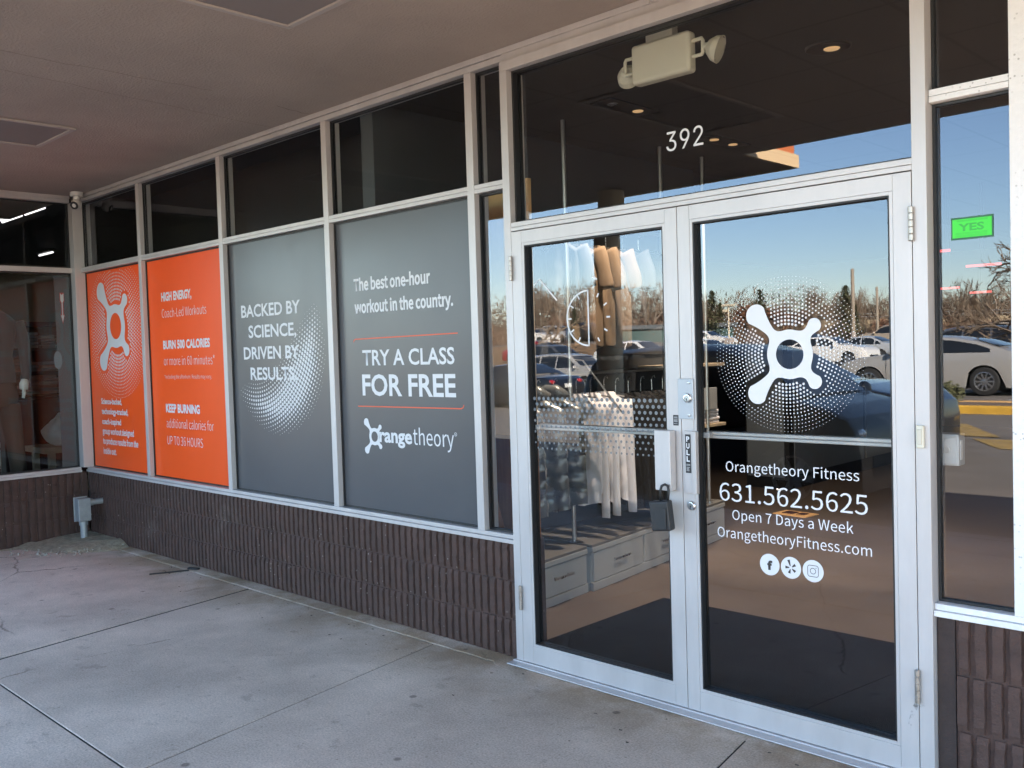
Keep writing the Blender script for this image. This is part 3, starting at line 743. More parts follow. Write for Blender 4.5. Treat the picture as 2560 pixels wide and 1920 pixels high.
o = obj('gravel', bm, [M('pale_gravel', (.36, .33, .27), .9, 0, .3, 80)]); tag(o, 'small pale stones scattered over the corner dirt', 'gravel', kind='stuff')
# bits of litter and leaf crumbs along the wall
bm = B()
for k in range(70):
    x = rnd.uniform(.8, 8); y = -.1 - abs(rnd.gauss(0, .25)); s = rnd.uniform(.004, .011)
    a = rnd.uniform(0, PI); bmv = [bm.verts.new((x + s * math.cos(a + q), y + s * .6 * math.sin(a + q), .002 + rnd.uniform(0, .003))) for q in (0, 1.4, 3.0, 4.6)]
    bm.faces.new(bmv)
o = obj('litter', bm, M('leaf_crumbs', (.08, .065, .05), .9, 0, .4, 50)); tag(o, 'dark leaf crumbs strewn along the foot of the wall', 'debris', kind='stuff')
# conduit box in the corner
t = thing('conduit_box', 'grey electrical box on a stub pipe in the dirt corner', 'electrical box', (.262, -.155, .0))
GALV = M('galvanised_grey', (.33, .355, .37), .5, .35, .12, 20)
bm = B(); bx(bm, -.045, .042, -.05, .05, .185, .372); obj('housing', bm, GALV, t, bevel=.006)
bm = B(); bx(bm, -.052, -.0455, -.056, .056, .178, .379); obj('cover', bm, GALV, t, bevel=.003)
bm = B(); tube(bm, [(0, 0, -.02), (0, 0, .186)], .027, 18); lathe(bm, [(.034, .15), (.034, .185)], 18); obj('pipe', bm, GALV, t, smooth=False)
bm = B(); tube(bm, [(0, .05, .33), (0, .165, .33)], .024, 18); lathe(bm, [(.03, 0), (.03, .03)], 18, TR(0, .05, .33, rx=-PI / 2)); obj('pipe', bm, GALV, t)
# black strip on the ground
t = tag(obj('black_strip', (lambda b: (bx(b, -.011, .011, -.13, .13, .001, .007), b)[1])(B()), GASKET), 'thin black rubber strip lying across the walk near the wall', 'strip', kind='thing')
t.location = (1.885, -.21, 0); t.rotation_euler = (0, 0, R(-26))
t = tag(obj('black_wedge', (lambda b: (bx(b, -.045, .05, -.013, .013, .0, .012), b)[1])(B()), GASKET, bevel=.003), 'short black wedge lying on the raised strip by the wall', 'wedge', kind='thing')
t.location = (1.93, -.055, .0015); t.rotation_euler = (0, 0, R(20))

# ------------------------------------------------------------------ fitness shop interior
bm = B(); bx(bm, 3.9, 10.6, .10, 13, -.05, .0); struct(obj('shop_floor', bm, FLOOR))
def tile_mat():
    m = M('black_ceiling_tile', (.02, .019, .018), .9, 0, .08, 60, .2, 120); t = m.node_tree; p = t.nodes['Principled BSDF']
    tc = t.nodes.new('ShaderNodeTexCoord'); s = t.nodes.new('ShaderNodeSeparateXYZ'); t.links.new(tc.outputs['Object'], s.inputs[0])
    outs = []
    for ax, off in (('X', .16), ('Y', .42)):
        a = t.nodes.new('ShaderNodeMath'); a.operation = 'ADD'; a.inputs[1].default_value = off; t.links.new(s.outputs[ax], a.inputs[0])
        b = t.nodes.new('ShaderNodeMath'); b.operation = 'PINGPONG'; b.inputs[1].default_value = .305; t.links.new(a.outputs[0], b.inputs[0])
        c = t.nodes.new('ShaderNodeMath'); c.operation = 'GREATER_THAN'; c.inputs[1].default_value = .011; t.links.new(b.outputs[0], c.inputs[0]); outs.append(c)
    mn = t.nodes.new('ShaderNodeMath'); mn.operation = 'MINIMUM'; t.links.new(outs[0].outputs[0], mn.inputs[0]); t.links.new(outs[1].outputs[0], mn.inputs[1])
    mx = t.nodes.new('ShaderNodeMix'); mx.data_type = 'RGBA'; t.links.new(mn.outputs[0], mx.inputs[0]); mx.inputs[6].default_value = (.006, .006, .006, 1)
    old = p.inputs['Base Color'].links[0].from_socket; t.links.new(old, mx.inputs[7]); t.links.new(mx.outputs[2], p.inputs['Base Color'])
    return m
bm = B(); bx(bm, 3.9, 10.6, .10, 13, 2.87, 2.95); struct(obj('shop_ceiling', bm, tile_mat()))
DARKW = M('dark_shop_wall', (.035, .03, .028), .8, 0, .1, 2)
bm = B(); bx(bm, 3.84, 3.95, .10, 3.3, 0, 2.87); struct(obj('shop_wall', bm, WALL_GR))
bm = B(); bx(bm, -.6, 10.6, 13.0, 13.1, 0, 2.87); bx(bm, 10.6, 10.7, .1, 13.1, 0, 2.87); bx(bm, -.6, -.5, 4, 13.1, 0, 2.87); struct(obj('shop_back_wall', bm, DARKW))
bm = B(); bx(bm, -.5, 3.9, 3.3, 13, -.05, .0); struct(obj('studio_floor', bm, FLOOR))
bm = B(); bx(bm, -.5, 3.9, .7, 13, 2.87, 2.95); struct(obj('studio_ceiling', bm, BLACK_IN))
bm = B(); bx(bm, .0, 3.84, .55, .66, 0, 3.1); bx(bm, -.12, 0, .105, 4.0, 0, 3.1); struct(obj('studio_wall', bm, BLACK_IN))
bm = B(); bx(bm, -.0, 3.84, .101, .549, 2.9, 3.0); struct(obj('bulkhead', bm, BLACK_IN))
# counter block with grey faces and black base
t = thing('partition_block', 'dark partition block with flat grey panels at the back of the shop', 'partition', (3.15, 5.4, 0))
bm = B(); bx(bm, 0, .48, 0, 3.6, .0, 1.75); obj('core', bm, BLACK_IN, t)
bm = B(); bx(bm, .02, .43, -.012, -.001, .12, 1.7); obj('panel', bm, PANEL_GR, t)
bm = B(); bx(bm, .481, .492, .10, 1.7, .14, 1.7); obj('panel', bm, PANEL_GR, t)
bm = B(); bx(bm, .481, .492, 1.78, 3.4, .14, 1.7); obj('panel', bm, PANEL_GR, t)
# drawer cabinets under the racks
def cabinet(label, y0, y1, fx0, fx1, nd, top):
    """fx0, fx1: front face x at y0 and y1 (the run is a little off square)"""
    t = thing('drawer_cabinet', label, 'drawers', (3.97, y0, 0), group='low grey drawer cabinets under the clothes racks')
    L = y1 - y0; sk = (fx1 - fx0) / L
    def sh(bm):
        for v in bm.verts: v.co.x += sk * v.co.y * (1 if v.co.x > .2 else 0)
        return bm
    fx = fx0 - 3.97
    bm = B(); bx(bm, 0, fx - .02, 0, L, .05, top - .018); bx(bm, 0, fx - .03, .0, L, 0, .0495); obj('carcass', sh(bm), CABINET, t)
    bm = B(); bx(bm, 0, fx, 0, L, top - .0175, top); obj('top', sh(bm), M('grey_cabinet_top', (.16, .155, .15), .45, 0, .06, 3) if 'grey_cabinet_top' not in MATS else MATS['grey_cabinet_top'], t, bevel=.002)
    bm = B(); bx(bm, fx - .0195, fx + .004, .0, L, top - .046, top - .0182); bx(bm, fx - .0195, fx + .004, 0, L, 0.002, .052); obj('rail', sh(bm), CABINET, t, bevel=.001)
    w = L / nd
    for i in range(nd):
        bm = B(); bx(bm, fx - .0195, fx + .002, i * w + .012, (i + 1) * w - .012, .058, top - .05); d = obj('drawer', sh(bm), CABINET, t, bevel=.0015)
        bm = B(); c = (i + .5) * w; tube(bm, [(fx + .002, c - .065, .158), (fx + .03, c - .065, .158)], .005, 8); tube(bm, [(fx + .002, c + .065, .158), (fx + .03, c + .065, .158)], .005, 8); tube(bm, [(fx + .03, c - .09, .158), (fx + .03, c + .09, .158)], .007, 10)
        obj('handle', sh(bm), CHROME, d)
    return t
cabinet('grey single drawer cabinet nearest the left door', .61, 1.165, 4.582, 4.525, 1, .28)
cabinet('long grey three drawer cabinet below the hanging white shirts', 1.19, 3.05, 4.545, 4.325, 3, .285)
# poles, rails and shelves
RAILM = M('brushed_rail', (.55, .56, .57), .3, .9)
t = thing('clothes_rack', 'floor to ceiling steel rack with hanging rails and wooden shelves', 'rack', (4.25, 0, 0))
for x, y, z0 in ((.135, 1.214, .281), (.06, 2.33, .286), (.05, 2.88, .286)):
    bm = B(); tube(bm, [(x, y, z0), (x, y, 2.868)], .0135, 14); lathe(bm, [(.03, z0), (.03, z0 + .006)], 18, TR(x, y)); obj('pole', bm, RAILM, t)
bm = B(); tube(bm, [(0, .25, 1.315), (0, 2.45, 1.315)], .0125, 12); obj('rail', bm, RAILM, t)
bm = B(); tube(bm, [(-.02, 1.1, 2.27), (-.02, 2.45, 2.27)], .0125, 12); obj('rail', bm, RAILM, t)
bm = B(); bx(bm, -.28, .12, 1.25, 2.30, 1.395, 1.42); obj('shelf', bm, WALL_GR, t)
for z in (1.333, .875): bm = B(); bx(bm, -.28, .05, 2.47, 3.14, z - .022, z); obj('shelf', bm, WOOD_L, t, bevel=.002)
bm = B(); tube(bm, [(.10, 1.28, 1.405), (.17, 1.30, 1.40), (.30, 1.52, 1.06)], .006, 8); obj('brace', bm, RAILM, t)
# garments: one shape per kind, cut across the rail
def garment(name, label, cat, mt, y, zt, zb, wsh, wbt, sleeve=0.0, th=.035, quilt=False, grp=None, hook=True, sw=.075, xo=0.0, tagcard=False, seed=0):
    rnd = random.Random(seed + 17)
    t = thing(name, label, cat, (4.25 + xo, y, zb), rz=rnd.uniform(-.12, .12), group=grp)
    bm = B(); NX, NZ = 26, 40; H = zt - zb; front, back = {}, {}
    for j in range(NZ + 1):
        v = j / NZ; z = H * v
        half = wbt + (wsh - wbt) * min(1, v / .85)
        if v > .88: half = wsh * (1 - .62 * ((v - .88) / .12) ** .9)
        for i in range(NX + 1):
            u = -1 + 2 * i / NX; x = u * half
            prof = max(0, 1 - u * u) ** .5
            fold = .016 * math.sin(u * 7 + seed + v) * (1 - v * .8) + .010 * math.sin(u * 15 + seed * 2 + v * 3) * (1 - v * .5) + .022 * noise.noise((x * 11, z * 6, seed)) + .010 * noise.noise((x * 26, z * 14, seed + 9))
            d = th * prof * (.75 + .25 * math.sin(PI * min(1, v * 1.1)))
            if quilt: d += .036 * prof ** .5 * abs(math.sin(v * PI * 7.0 + .35 * math.sin(u * 3 + seed))) ** .55 + .014 * noise.noise((x * 22, z * 30, seed + 4))
            zz = z + (.012 * math.sin(u * 5 + seed) if j == 0 else 0)
            front[i, j] = bm.verts.new((x, -d + fold * prof, zz)); back[i, j] = bm.verts.new((x, d * .6 + fold * prof + .002, zz))
    for j in range(NZ):
        for i in range(NX):
            bm.faces.new((front[i, j], front[i + 1, j], front[i + 1, j + 1], front[i, j + 1])); bm.faces.new((back[i, j], back[i, j + 1], back[i + 1, j + 1], back[i + 1, j]))
    if quilt:
        for j in range(NZ):
            for e in (0, NX): bm.faces.new((front[e, j], front[e, j + 1], back[e, j + 1], back[e, j]))
    obj('body', bm, mt, t, smooth=True)
    if sleeve:
        for s in (-1, 1):
            bm = B(); n = 10; pts = []; rad = []
            for k in range(n + 1):
                q = k / n; pts.append((s * (wsh * (.86 + .30 * math.sin(q * 1.5) * (1 if sleeve < .4 else .55))), -.004 - .012 * math.sin(q * 3 + seed), H * .93 - sleeve * q)); rad.append(sw * (.62 + .12 * math.sin(q * 9 + seed) * .3) * (1 - .32 * q if sleeve > .4 else 1))
            tube(bm, pts, rad, 12); 
            for vv in bm.verts: vv.co.y *= .42
            obj('sleeve', bm, mt, t, smooth=True)
    if quilt:
        bm = B(); tube(bm, [(-.09, -.0, H - .01), (-.05, -.045, H + .035), (.05, -.045, H + .035), (.09, 0, H - .01)], .035, 10); obj('collar', bm, mt, t, smooth=True)
        bm = B(); tube(bm, [(.06, -.066, .18), (.055, -.07, .31)], .006, 6); obj('zip', bm, BLACKP, t)
    if hook:
        bm = B(); tube(bm, [(0, 0, H - .03), (0, 0, H + .075), (0, .012, H + .095), (0, .03, H + .10), (0, .04, H + .085)], .0035, 6)
        tube(bm, [(-wsh * .8, 0, H * .96), (0, 0, H - .005), (wsh * .8, 0, H * .96)], .006, 6); obj('hanger', bm, CHROME, t)
    if tagcard:
        bm = B(); bx(bm, .085, .128, -.098, -.096, H * .48, H * .64); obj('price_tag', bm, VINYL, t)
    return t
def cloth(name, col, rough=.85, sheen=.0, var=.08, metal=0, sc=7):
    m = M(name, col, rough, metal, var, sc, .12, 260); m.node_tree.nodes['Principled BSDF'].inputs['Sheen Weight'].default_value = sheen; return m
VESTM = cloth('dark_satin_quilt', (.17, .18, .18), .27, .1, .10, .35)
WHT = cloth('white_cotton', (.86, .82, .84), .85, .1, .03)
BLKC = cloth('black_cotton', (.014, .014, .016), .9, .1, .2)
TAN = cloth('tan_cotton', (.13, .085, .05), .85, .1, .08)
PALE = cloth('pale_cotton', (.045, .048, .055), .85, .1, .03)
BRN = cloth('brown_cotton', (.13, .095, .07), .9, .1, .12)
for i, (y, lab, tc) in enumerate(((.68, 'dark quilted vest at the front end of the lower rail', 0), (.86, 'second dark quilted vest, with one white price tag', 1), (1.03, 'third dark quilted vest, with one white price tag', 1), (1.19, 'dark quilted vest pressed against the white shirts', 0))):
    garment('quilted_vest', lab, 'vest', VESTM, y, 1.19, .50 + .006 * i, .215, .235, quilt=True, th=.055, grp='quilted vests on the lower rail', seed=i, tagcard=bool(tc), xo=.02)
for i, (y, lab) in enumerate(((1.36, 'white long sleeved shirt next to the dark vests'), (1.50, 'middle white long sleeved shirt on the lower rail'), (1.64, 'white long sleeved shirt next to the black tops'))):
    garment('white_shirt', lab, 'shirt', WHT, y, 1.19, .50, .205, .21, sleeve=.72, grp='white shirts on the lower rail', seed=10 + i, xo=.06)
for i, (y, lab) in enumerate(((1.80, 'black top beside the white shirts'), (1.94, 'second black top from the white shirts'), (2.08, 'third black top from the white shirts'), (2.21, 'black top second from the far end'), (2.34, 'black top at the far end of the lower rail'))):
    garment('black_shirt', lab, 'top', BLKC, y, 1.17, .42, .225, .22, sleeve=.70, grp='black tops on the lower rail', seed=20 + i, xo=.03)
for i, (y, mt, nm, lab, zb) in enumerate(((1.34, PALE, 'pale_shirt', 'pale short sleeved shirt at the front of the upper rail', 1.62), (1.50, TAN, 'tan_shirt', 'front tan short sleeved shirt on the upper rail', 1.50), (1.65, TAN, 'tan_shirt', 'tan short sleeved shirt behind the front tan one', 1.50),
                                        (1.80, BRN, 'brown_shirt', 'dull brown short sleeved shirt behind the tan ones', 1.48), (1.98, PALE, 'pale_shirt', 'pale short sleeved shirt behind the brown one', 1.6), (2.16, PALE, 'pale_shirt', 'last pale short sleeved shirt on the upper rail', 1.6))):
    garment(nm, lab, 'shirt', mt, y, 2.14, zb, .20, .195, sleeve=.25, sw=.095, grp='short sleeved shirts on the upper rail', seed=30 + i, xo=-.02)
# shelf goods
t = thing('silver_plaque', 'blank silver plaque standing on the folded towels', 'plaque', (4.30, 2.62, .985))
bm = B(); bx(bm, -.012, .0, -.02, .40, 0, .165); obj('plate', bm, M('brushed_plaque', (.55, .56, .57), .4, .5, .05, 4), t, bevel=.003)
bm = B(); bx(bm, -.10, -.0125, 0, .38, 0, .006); obj('foot', bm, CHROME, t)
for nm, lab, mt, x, y, n in (('towel_stack', 'stack of pale folded towels on the lower wooden shelf', PALE, 4.19, 2.98, 4), ('folded_top_stack', 'stack of black folded tops beside the pale towels', BLKC, 4.15, 2.70, 4)):
    t = thing(nm, lab, 'folded clothes', (x, y, .876))
    for k in range(n):
        bm = B(); bx(bm, -.11, .09 + .006 * math.sin(k * 2), -.10, .10, k * .027, k * .027 + .024); obj('folded_cloth', bm, WHT if mt is PALE else mt, t, bevel=.011, seg=3)
t = thing('wine_bottle', 'dark glass bottle standing on the end of the long cabinet', 'bottle', (4.235, 2.80, .2855))
bm = B(); lathe(bm, [(.034, 0), (.037, .01), (.037, .17), (.03, .20), (.0145, .225), (.013, .285), (.015, .288), (.015, .30)], 24); obj('body', bm, M('dark_bottle_glass', (.01, .014, .01), .08, 0, coat=.5), t, smooth=True)
bm = B(); lathe(bm, [(.0375, .05), (.0375, .13)], 24); obj('bottle_label', bm, PALE, t)
tag(obj('door_mat', (lambda b: (bx(b, 4.98, 7.6, .24, 1.30, .0005, .012), b)[1])(B()), MAT_BLK), 'wide black carpet mat on the floor inside the doors', 'mat', kind='thing')
t = thing('paper_tray', 'flat brown paper tray lying on the shop floor', 'tray', (4.30, 4.22, 0), R(-6))
bm = B(); frame_ = bx(bm, -.16, .16, -.1, .1, .001, .008); obj('base', bm, PAPER, t)
bm = B(); bx(bm, -.10, .0, -.05, .05, .0085, .014); bx(bm, .03, .10, -.04, .05, .0085, .012); obj('sheet', bm, DARKRED, t)
bm = B(); rnd = random.Random(4)
for k in range(60):
    a = rnd.uniform(0, 2 * PI); r = abs(rnd.gauss(0, .16)); s = rnd.uniform(.02, .06); c = Vector((r * math.cos(a), r * .7 * math.sin(a), rnd.uniform(.01, .13)))
    bm.faces.new([bm.verts.new(c + Vector((rnd.uniform(-s, s), rnd.uniform(-s, s), rnd.uniform(-s, s) * .7))) for _ in range(3)])
for v in bm.verts: v.co.z = max(v.co.z, .001)
o = obj('crumpled_wrap', bm, glass_mat('clear_wrap', .06, (.95, .95, .95), .08)); tag(o, 'crumpled clear plastic wrap on the floor beyond the paper tray', 'wrapping', kind='thing'); o.location = (3.85, 5.0, 0)
# wrapped boards leaning by the narrow window
t = thing('wrapped_board', 'tall board wrapped in pale and kraft paper behind the narrow window', 'board', (4.62, .42, 0), R(-8))
bm = B(); bx(bm, -.34, .22, 0, .03, 1.02, 2.19); obj('pale_wrap', bm, PAPER2, t, bevel=.004)
bm = B(); bx(bm, -.34, .22, .002, .028, 2.1905, 2.36); bx(bm, -.34, .22, -.004, -.0005, 1.66, 1.675); obj('kraft_wrap', bm, PAPER, t)
bm = B(); bx(bm, -.34, .22, .002, .028, .12, 1.0); obj('wood_panel', bm, WOOD_B, t)
bm = B(); bx(bm, -.34, .22, -.004, .03, 1.0005, 1.0195); obj('batten', bm, ALU_D, t)
for k, (dx, lab) in enumerate(((0, 'front brown timber leaning across the wrapped board'), (.09, 'rear brown timber leaning across the wrapped board'))):
    t = tag(obj('timber', (lambda b: (bx(b, -.022, .022, -.02, .02, 0, 1.0), b)[1])(B()), WOOD_B, bevel=.002), lab, 'timber', 'timbers leaning by the narrow window', 'thing')
    t.location = (4.80 + dx * .7, .30 - dx * .4, .0); t.rotation_euler = (R(-4), R(-22), 0)
# emergency light behind the transom
t = thing('emergency_light', 'cream emergency light unit with two adjustable heads above the doors', 'light', (5.84, .15, 2.60), R(0))
bm = B(); bx(bm, -.147, .147, 0, .062, 0, .168); hs = obj('housing', bm, BEIGE, t, bevel=.016, seg=4)
bm = B(); bx(bm, -.075, .06, .015, .055, .168, .262); obj('mount', bm, BEIGE, t)
for s in (-1, 1):
    bm = B(); x = s * .147; tube(bm, [(x, .03, .125), (x + s * .045, .03, .125), (x + s * .05, .03, .115), (x + s * .05, .03, .07), (x + s * .045, .03, .06), (x, .03, .06)], .008, 8); obj('bracket', bm, BEIGE, t)
    Tm = TR(x + s * .056, .03, .092) @ (Vector((.82, .25, -.35)) if s > 0 else Vector((-.25, .9, -.35))).to_track_quat('Z', 'Y').to_matrix().to_4x4()
    bm = B(); lathe(bm, [(.012, .0), (.016, .012), (.03, .02), (.05, .045), (.056, .07), (.052, .07)], 28, Tm); hd = obj('lamp_head', bm, BEIGE, t, smooth=False)
    bm = B(); lathe(bm, [(.001, .062), (.05, .0705), (.0515, .069)], 28, Tm); obj('lens', bm, CHROME, hd)
# recessed downlights
WARM = M('warm_lamp', (1, .6, .3), .5, emit=(1, .62, .3), es=.04)
def dlight(name, label, x, y, rect):
    t = thing(name, label, 'downlight', (x, y, 2.87), group='recessed warm downlights in the black ceiling')
    if rect:
        bm = B(); frame_box(bm, -.07, .07, -.004, 0, 0, .1, .001); bm.free()
        bm = B(); bx(bm, -.075, .075, -.23, .23, -.006, -.0005); obj('trim', bm, GASKET, t)
        for yy in (-.12, .12):
            bm = B(); lathe(bm, [(.032, -.0062), (.030, -.010), (.001, -.010)], 20, TR(0, yy)); obj('lamp', bm, WARM if (yy > 0 or y > 2) else CHROME, t)
    else:
        bm = B(); lathe(bm, [(.105, -.0005), (.105, -.010), (.10, -.013), (.078, -.010)], 32); obj('trim', bm, GASKET, t)
        bm = B(); lathe(bm, [(.001, -.0135), (.034, -.0135), (.038, -.0102)], 28, TR(.012, .015)); obj('lamp', bm, WARM, t)
    l = D.lights.new('downlight_lamp', 'SPOT'); l.energy = 21 if rect else 13; l.color = (1, .80, .62); l.spot_size = R(84); l.spot_blend = .4; l.shadow_soft_size = .04
    lo = D.objects.new('downlight_lamp', l); COL.objects.link(lo); lo.parent = t; lo.location = (0, 0, -.03); lo.rotation_euler = (R(13 if rect and y < 2 else 26), 0, 0)
dlight('round_downlight', 'round warm downlight glowing in the black tile ceiling', 6.118, 1.137, False)
dlight('twin_downlight', 'rectangular twin downlight left of the street number', 4.82, 1.27, True)
dlight('twin_downlight', 'rectangular twin downlight right of the street number', 4.69, 2.55, True)
# red neon tubes deep in the studio
REDL = M('red_tube', (.9, .1, .1), .5, emit=(1, .10, .10), es=.075)
for (x0, x1, z, r, lab) in ((4.89, 4.98, 2.285, .014, 'short pink lit tube, highest of the four'), (5.12, 5.42, 2.123, .012, 'long pink lit tube below the green card'), (4.89, 5.06, 1.933, .010, 'left one of the two low red lit tubes'), (5.15, 5.335, 1.878, .010, 'right one of the two low red lit tubes')):
    t = thing('light_tube', lab, 'light', ((x0 + x1) / 2, 6.0, z), group='red lit tubes deep in the studio')
    bm = B(); h = (x1 - x0) / 2; tube(bm, [(-h, 0, 0), (h, 0, 0)], r, 10); obj('tube', bm, REDL, t)
    bm = B(); tube(bm, [(0, 0, r), (0, 0, 2.869 - z)], .003, 6); obj('wire', bm, BLACKP, t)

# ------------------------------------------------------------------ neighbour shop interior
bm = B(); bx(bm, -9, -.1, -1.38, 8, .0, .05); struct(obj('clothes_shop_floor', bm, M('dark_wood_floor', (.10, .07, .05), .4, 0, .2, 3)))
bm = B(); bx(bm, -9, -.1, -1.38, 8, 3.15, 3.19); struct(obj('clothes_shop_ceiling', bm, BLACK_IN))
bm = B(); bx(bm, -9.1, -9, -1.38, 8, 0, 3.15); bx(bm, -9, -.5, 3.9, 3.99, 0, 3.15); struct(obj('clothes_shop_wall', bm, M('beige_shop_wall', (.30, .26, .21), .8, 0, .05, 2)))
TUBE = M('fluorescent_tube', (1, 1, 1), .5, emit=(1, .95, .97), es=.16)
for x0, x1, y, z, lab in ((-3.35, -2.72, .45, 3.08, 'twin fluorescent strip nearer the window'), (-2.64, -2.06, .455, 3.08, 'twin fluorescent strip next to the window corner'), (-6.6, -6.05, 2.0, 3.08, 'short fluorescent strip far back in the clothes shop')):
    t = thing('strip_light', lab, 'light', ((x0 + x1) / 2, y, z), group='fluorescent strips in the clothes shop'); h = (x1 - x0) / 2 - .01
    bm = B(); bx(bm, -h, h, -.05, .05, .03, .06); obj('housing', bm, BLACKP, t)
    for s in ((-.035, .035) if x1 > -5 else (0,)):
        bm = B(); tube(bm, [(-h, s, .015), (h, s, .015)], .013, 10); obj('tube', bm, TUBE, t)
# a wall with a shelf unit of folded clothes
SHX = -4.0
t = thing('folded_clothes_shelf', 'wall shelf crammed with piles of folded clothes above a hanging rail', 'shelf', (SHX, .60, 0))
DW = M('dark_shelf_wood', (.055, .03, .022), .6, 0, .2, 4)
bm = B(); bx(bm, -.45, .0, .0, .02, .05, 2.0); bx(bm, -.45, .0, 1.3, 1.32, .05, 2.0); bx(bm, -.47, -.4505, 0, 1.32, .05, 2.0); obj('carcass', bm, DW, t)
bm = B(); bx(bm, -.45, .02, .0205, 1.2995, 1.95, 2.0); obj('cornice', bm, DARKRED, t)
bm = B(); bx(bm, -.45, -.01, .0205, 1.2995, .06, 1.05); obj('hanging_clothes', bm, DARKRED, t)
for z in (1.11, 1.395, 1.68):
    bm = B(); bx(bm, -.45, .01, .0205, 1.2995, z - .02, z); obj('shelf', bm, WOOD_L if z < 1.2 else DW, t)
bm = B(); tube(bm, [(.02, .03, 1.105), (.02, 1.29, 1.105)], .016, 8); obj('rail', bm, M('brass_rail', (.8, .6, .3), .25, 1), t)
rnd = random.Random(12); CL = [M('folded_' + n, c, .85, 0, .1, 9) for n, c in (('rose', (.34, .2, .17)), ('cream', (.42, .37, .31)), ('brown', (.14, .085, .07)), ('grey', (.24, .24, .25)))]
for z in (1.11, 1.395, 1.68):
    for i in range(6):
        n = rnd.randint(3, 6); m = CL[rnd.randint(0, 3)]
        for k in range(n):
            bm = B(); bx(bm, -.3, -.015 - rnd.uniform(0, .03), .06 + i * .208, .06 + i * .208 + .17 + rnd.uniform(-.01, .01), z + k * .04, z + k * .04 + .036); obj('folded_garment', bm, m if rnd.random() < .6 else CL[rnd.randint(0, 3)], t, bevel=.01)
t = thing('display_table', 'small pale wooden table holding a white bag in the clothes shop', 'table', (-2.3, .62, .05))
bm = B(); bx(bm, -.35, .25, -.25, .5, .50, .56); obj('tabletop', bm, WOOD_L, t, bevel=.004)
for sx in (-.28, .18):
    for sy in (-.16, .42): bm = B(); bx(bm, sx - .03, sx + .03, sy - .03, sy + .03, 0, .50); obj('leg', bm, WOOD_L, t)
bm = B(); bmesh.ops.create_icosphere(bm, subdivisions=4, radius=1)
for v in bm.verts:
    c = v.co.copy(); f = 1 + .12 * noise.noise(c * 2.3) + .05 * noise.noise(c * 7)
    z = c.z; v.co = Vector((c.x * .16 * f * (1 - .45 * max(0, z)), c.y * .19 * f * (1 - .55 * max(0, z)), (.16 + z * .17) * f))
    v.co.z = max(v.co.z, .0)
o = obj('white_bag', bm, WHT, smooth=True); tag(o, 'slumped white cloth bag on the small wooden table', 'bag', kind='thing'); o.location = (-2.25, .62, .612)
# grey poster strip inside the neighbour window, with an arrow
t = thing('window_strip', 'narrow grey window strip with a red and white down arrow', 'window poster', (-.0535, -.056, .61))
bm = B(); bx(bm, -.0015, 0, -.128, 0, 0, 1.60); obj('film', bm, VGREY, t)
def yz(name, polys, mat):
    bm = B()
    for pl in polys: bm.faces.new([bm.verts.new((.0008 if mat is VINYL else .0004, y, z)) for y, z in pl])
    obj(name, bm, mat, t)
yz('arrow', [[(-.083, 1.46), (-.07, 1.445), (-.057, 1.46), (-.057, 1.40), (-.063, 1.385), (-.077, 1.385), (-.083, 1.40)], [(-.074, 1.385), (-.066, 1.385), (-.066, 1.26), (-.074, 1.26)], [(-.083, 1.275), (-.057, 1.275), (-.07, 1.215)]], VINYL)
yz('arrow_outline', [[(-.088, 1.465), (-.052, 1.465), (-.052, 1.39), (-.060, 1.375), (-.060, 1.285), (-.053, 1.28), (-.07, 1.20), (-.087, 1.28), (-.080, 1.285), (-.080, 1.375), (-.088, 1.39)]], M('arrow_red', (.45, .05, .05), .5))
yz('drop_mark', [[(-.125 + .06 * (1 - 1) + (.034 * math.cos(a)) + .0, .90 + .075 * math.sin(a)) for a in [2 * PI * i / 24 for i in range(24)]]], M('pale_blue_mark', (.16, .19, .215), .5))
# mannequin by the neighbour window: grey jumper, brown trousers, white hand
t = thing('mannequin', 'headless white mannequin in grey jumper and brown trousers behind the left window', 'mannequin', (-.55, -.52, .35))
def loft(secs, n=20):
    bm = B(); prev = None
    for (cx, cy, cz, rx, ry) in secs:
        r = [bm.verts.new((cx + rx * math.cos(2 * PI * k / n), cy + ry * math.sin(2 * PI * k / n), cz)) for k in range(n)]
        if prev:
            for k in range(n): bm.faces.new((prev[k], prev[(k + 1) % n], r[(k + 1) % n], r[k]))
        else: bm.faces.new(r)
        prev = r
    bm.faces.new(prev); return bm
JUMP = cloth('grey_jumper', (.035, .037, .04), .9, .2, .1); TROU = cloth('brown_trousers', (.05, .036, .027), .9, 0, .1)
obj('jumper', loft([(0, 0, .98, .105, .165), (0, 0, 1.08, .11, .16), (0, 0, 1.22, .10, .145), (0, 0, 1.40, .12, .18), (0, 0, 1.50, .11, .185), (0, 0, 1.56, .08, .13), (0, 0, 1.60, .055, .065)]), JUMP, t, smooth=True)
obj('neck', loft([(0, 0, 1.6, .05, .055), (0, 0, 1.68, .048, .05)]), WHITEP, t, smooth=True)
obj('hips', loft([(0, 0, .78, .10, .16), (0, 0, .86, .115, .18), (0, 0, .99, .10, .16)]), TROU, t, smooth=True)
for s in (-1, 1): obj('trouser_leg', loft([(0.02, s * .16, .03, .06, .06), (.01, s * .135, .40, .068, .068), (0, s * .095, .80, .095, .09)]), TROU, t, smooth=True)
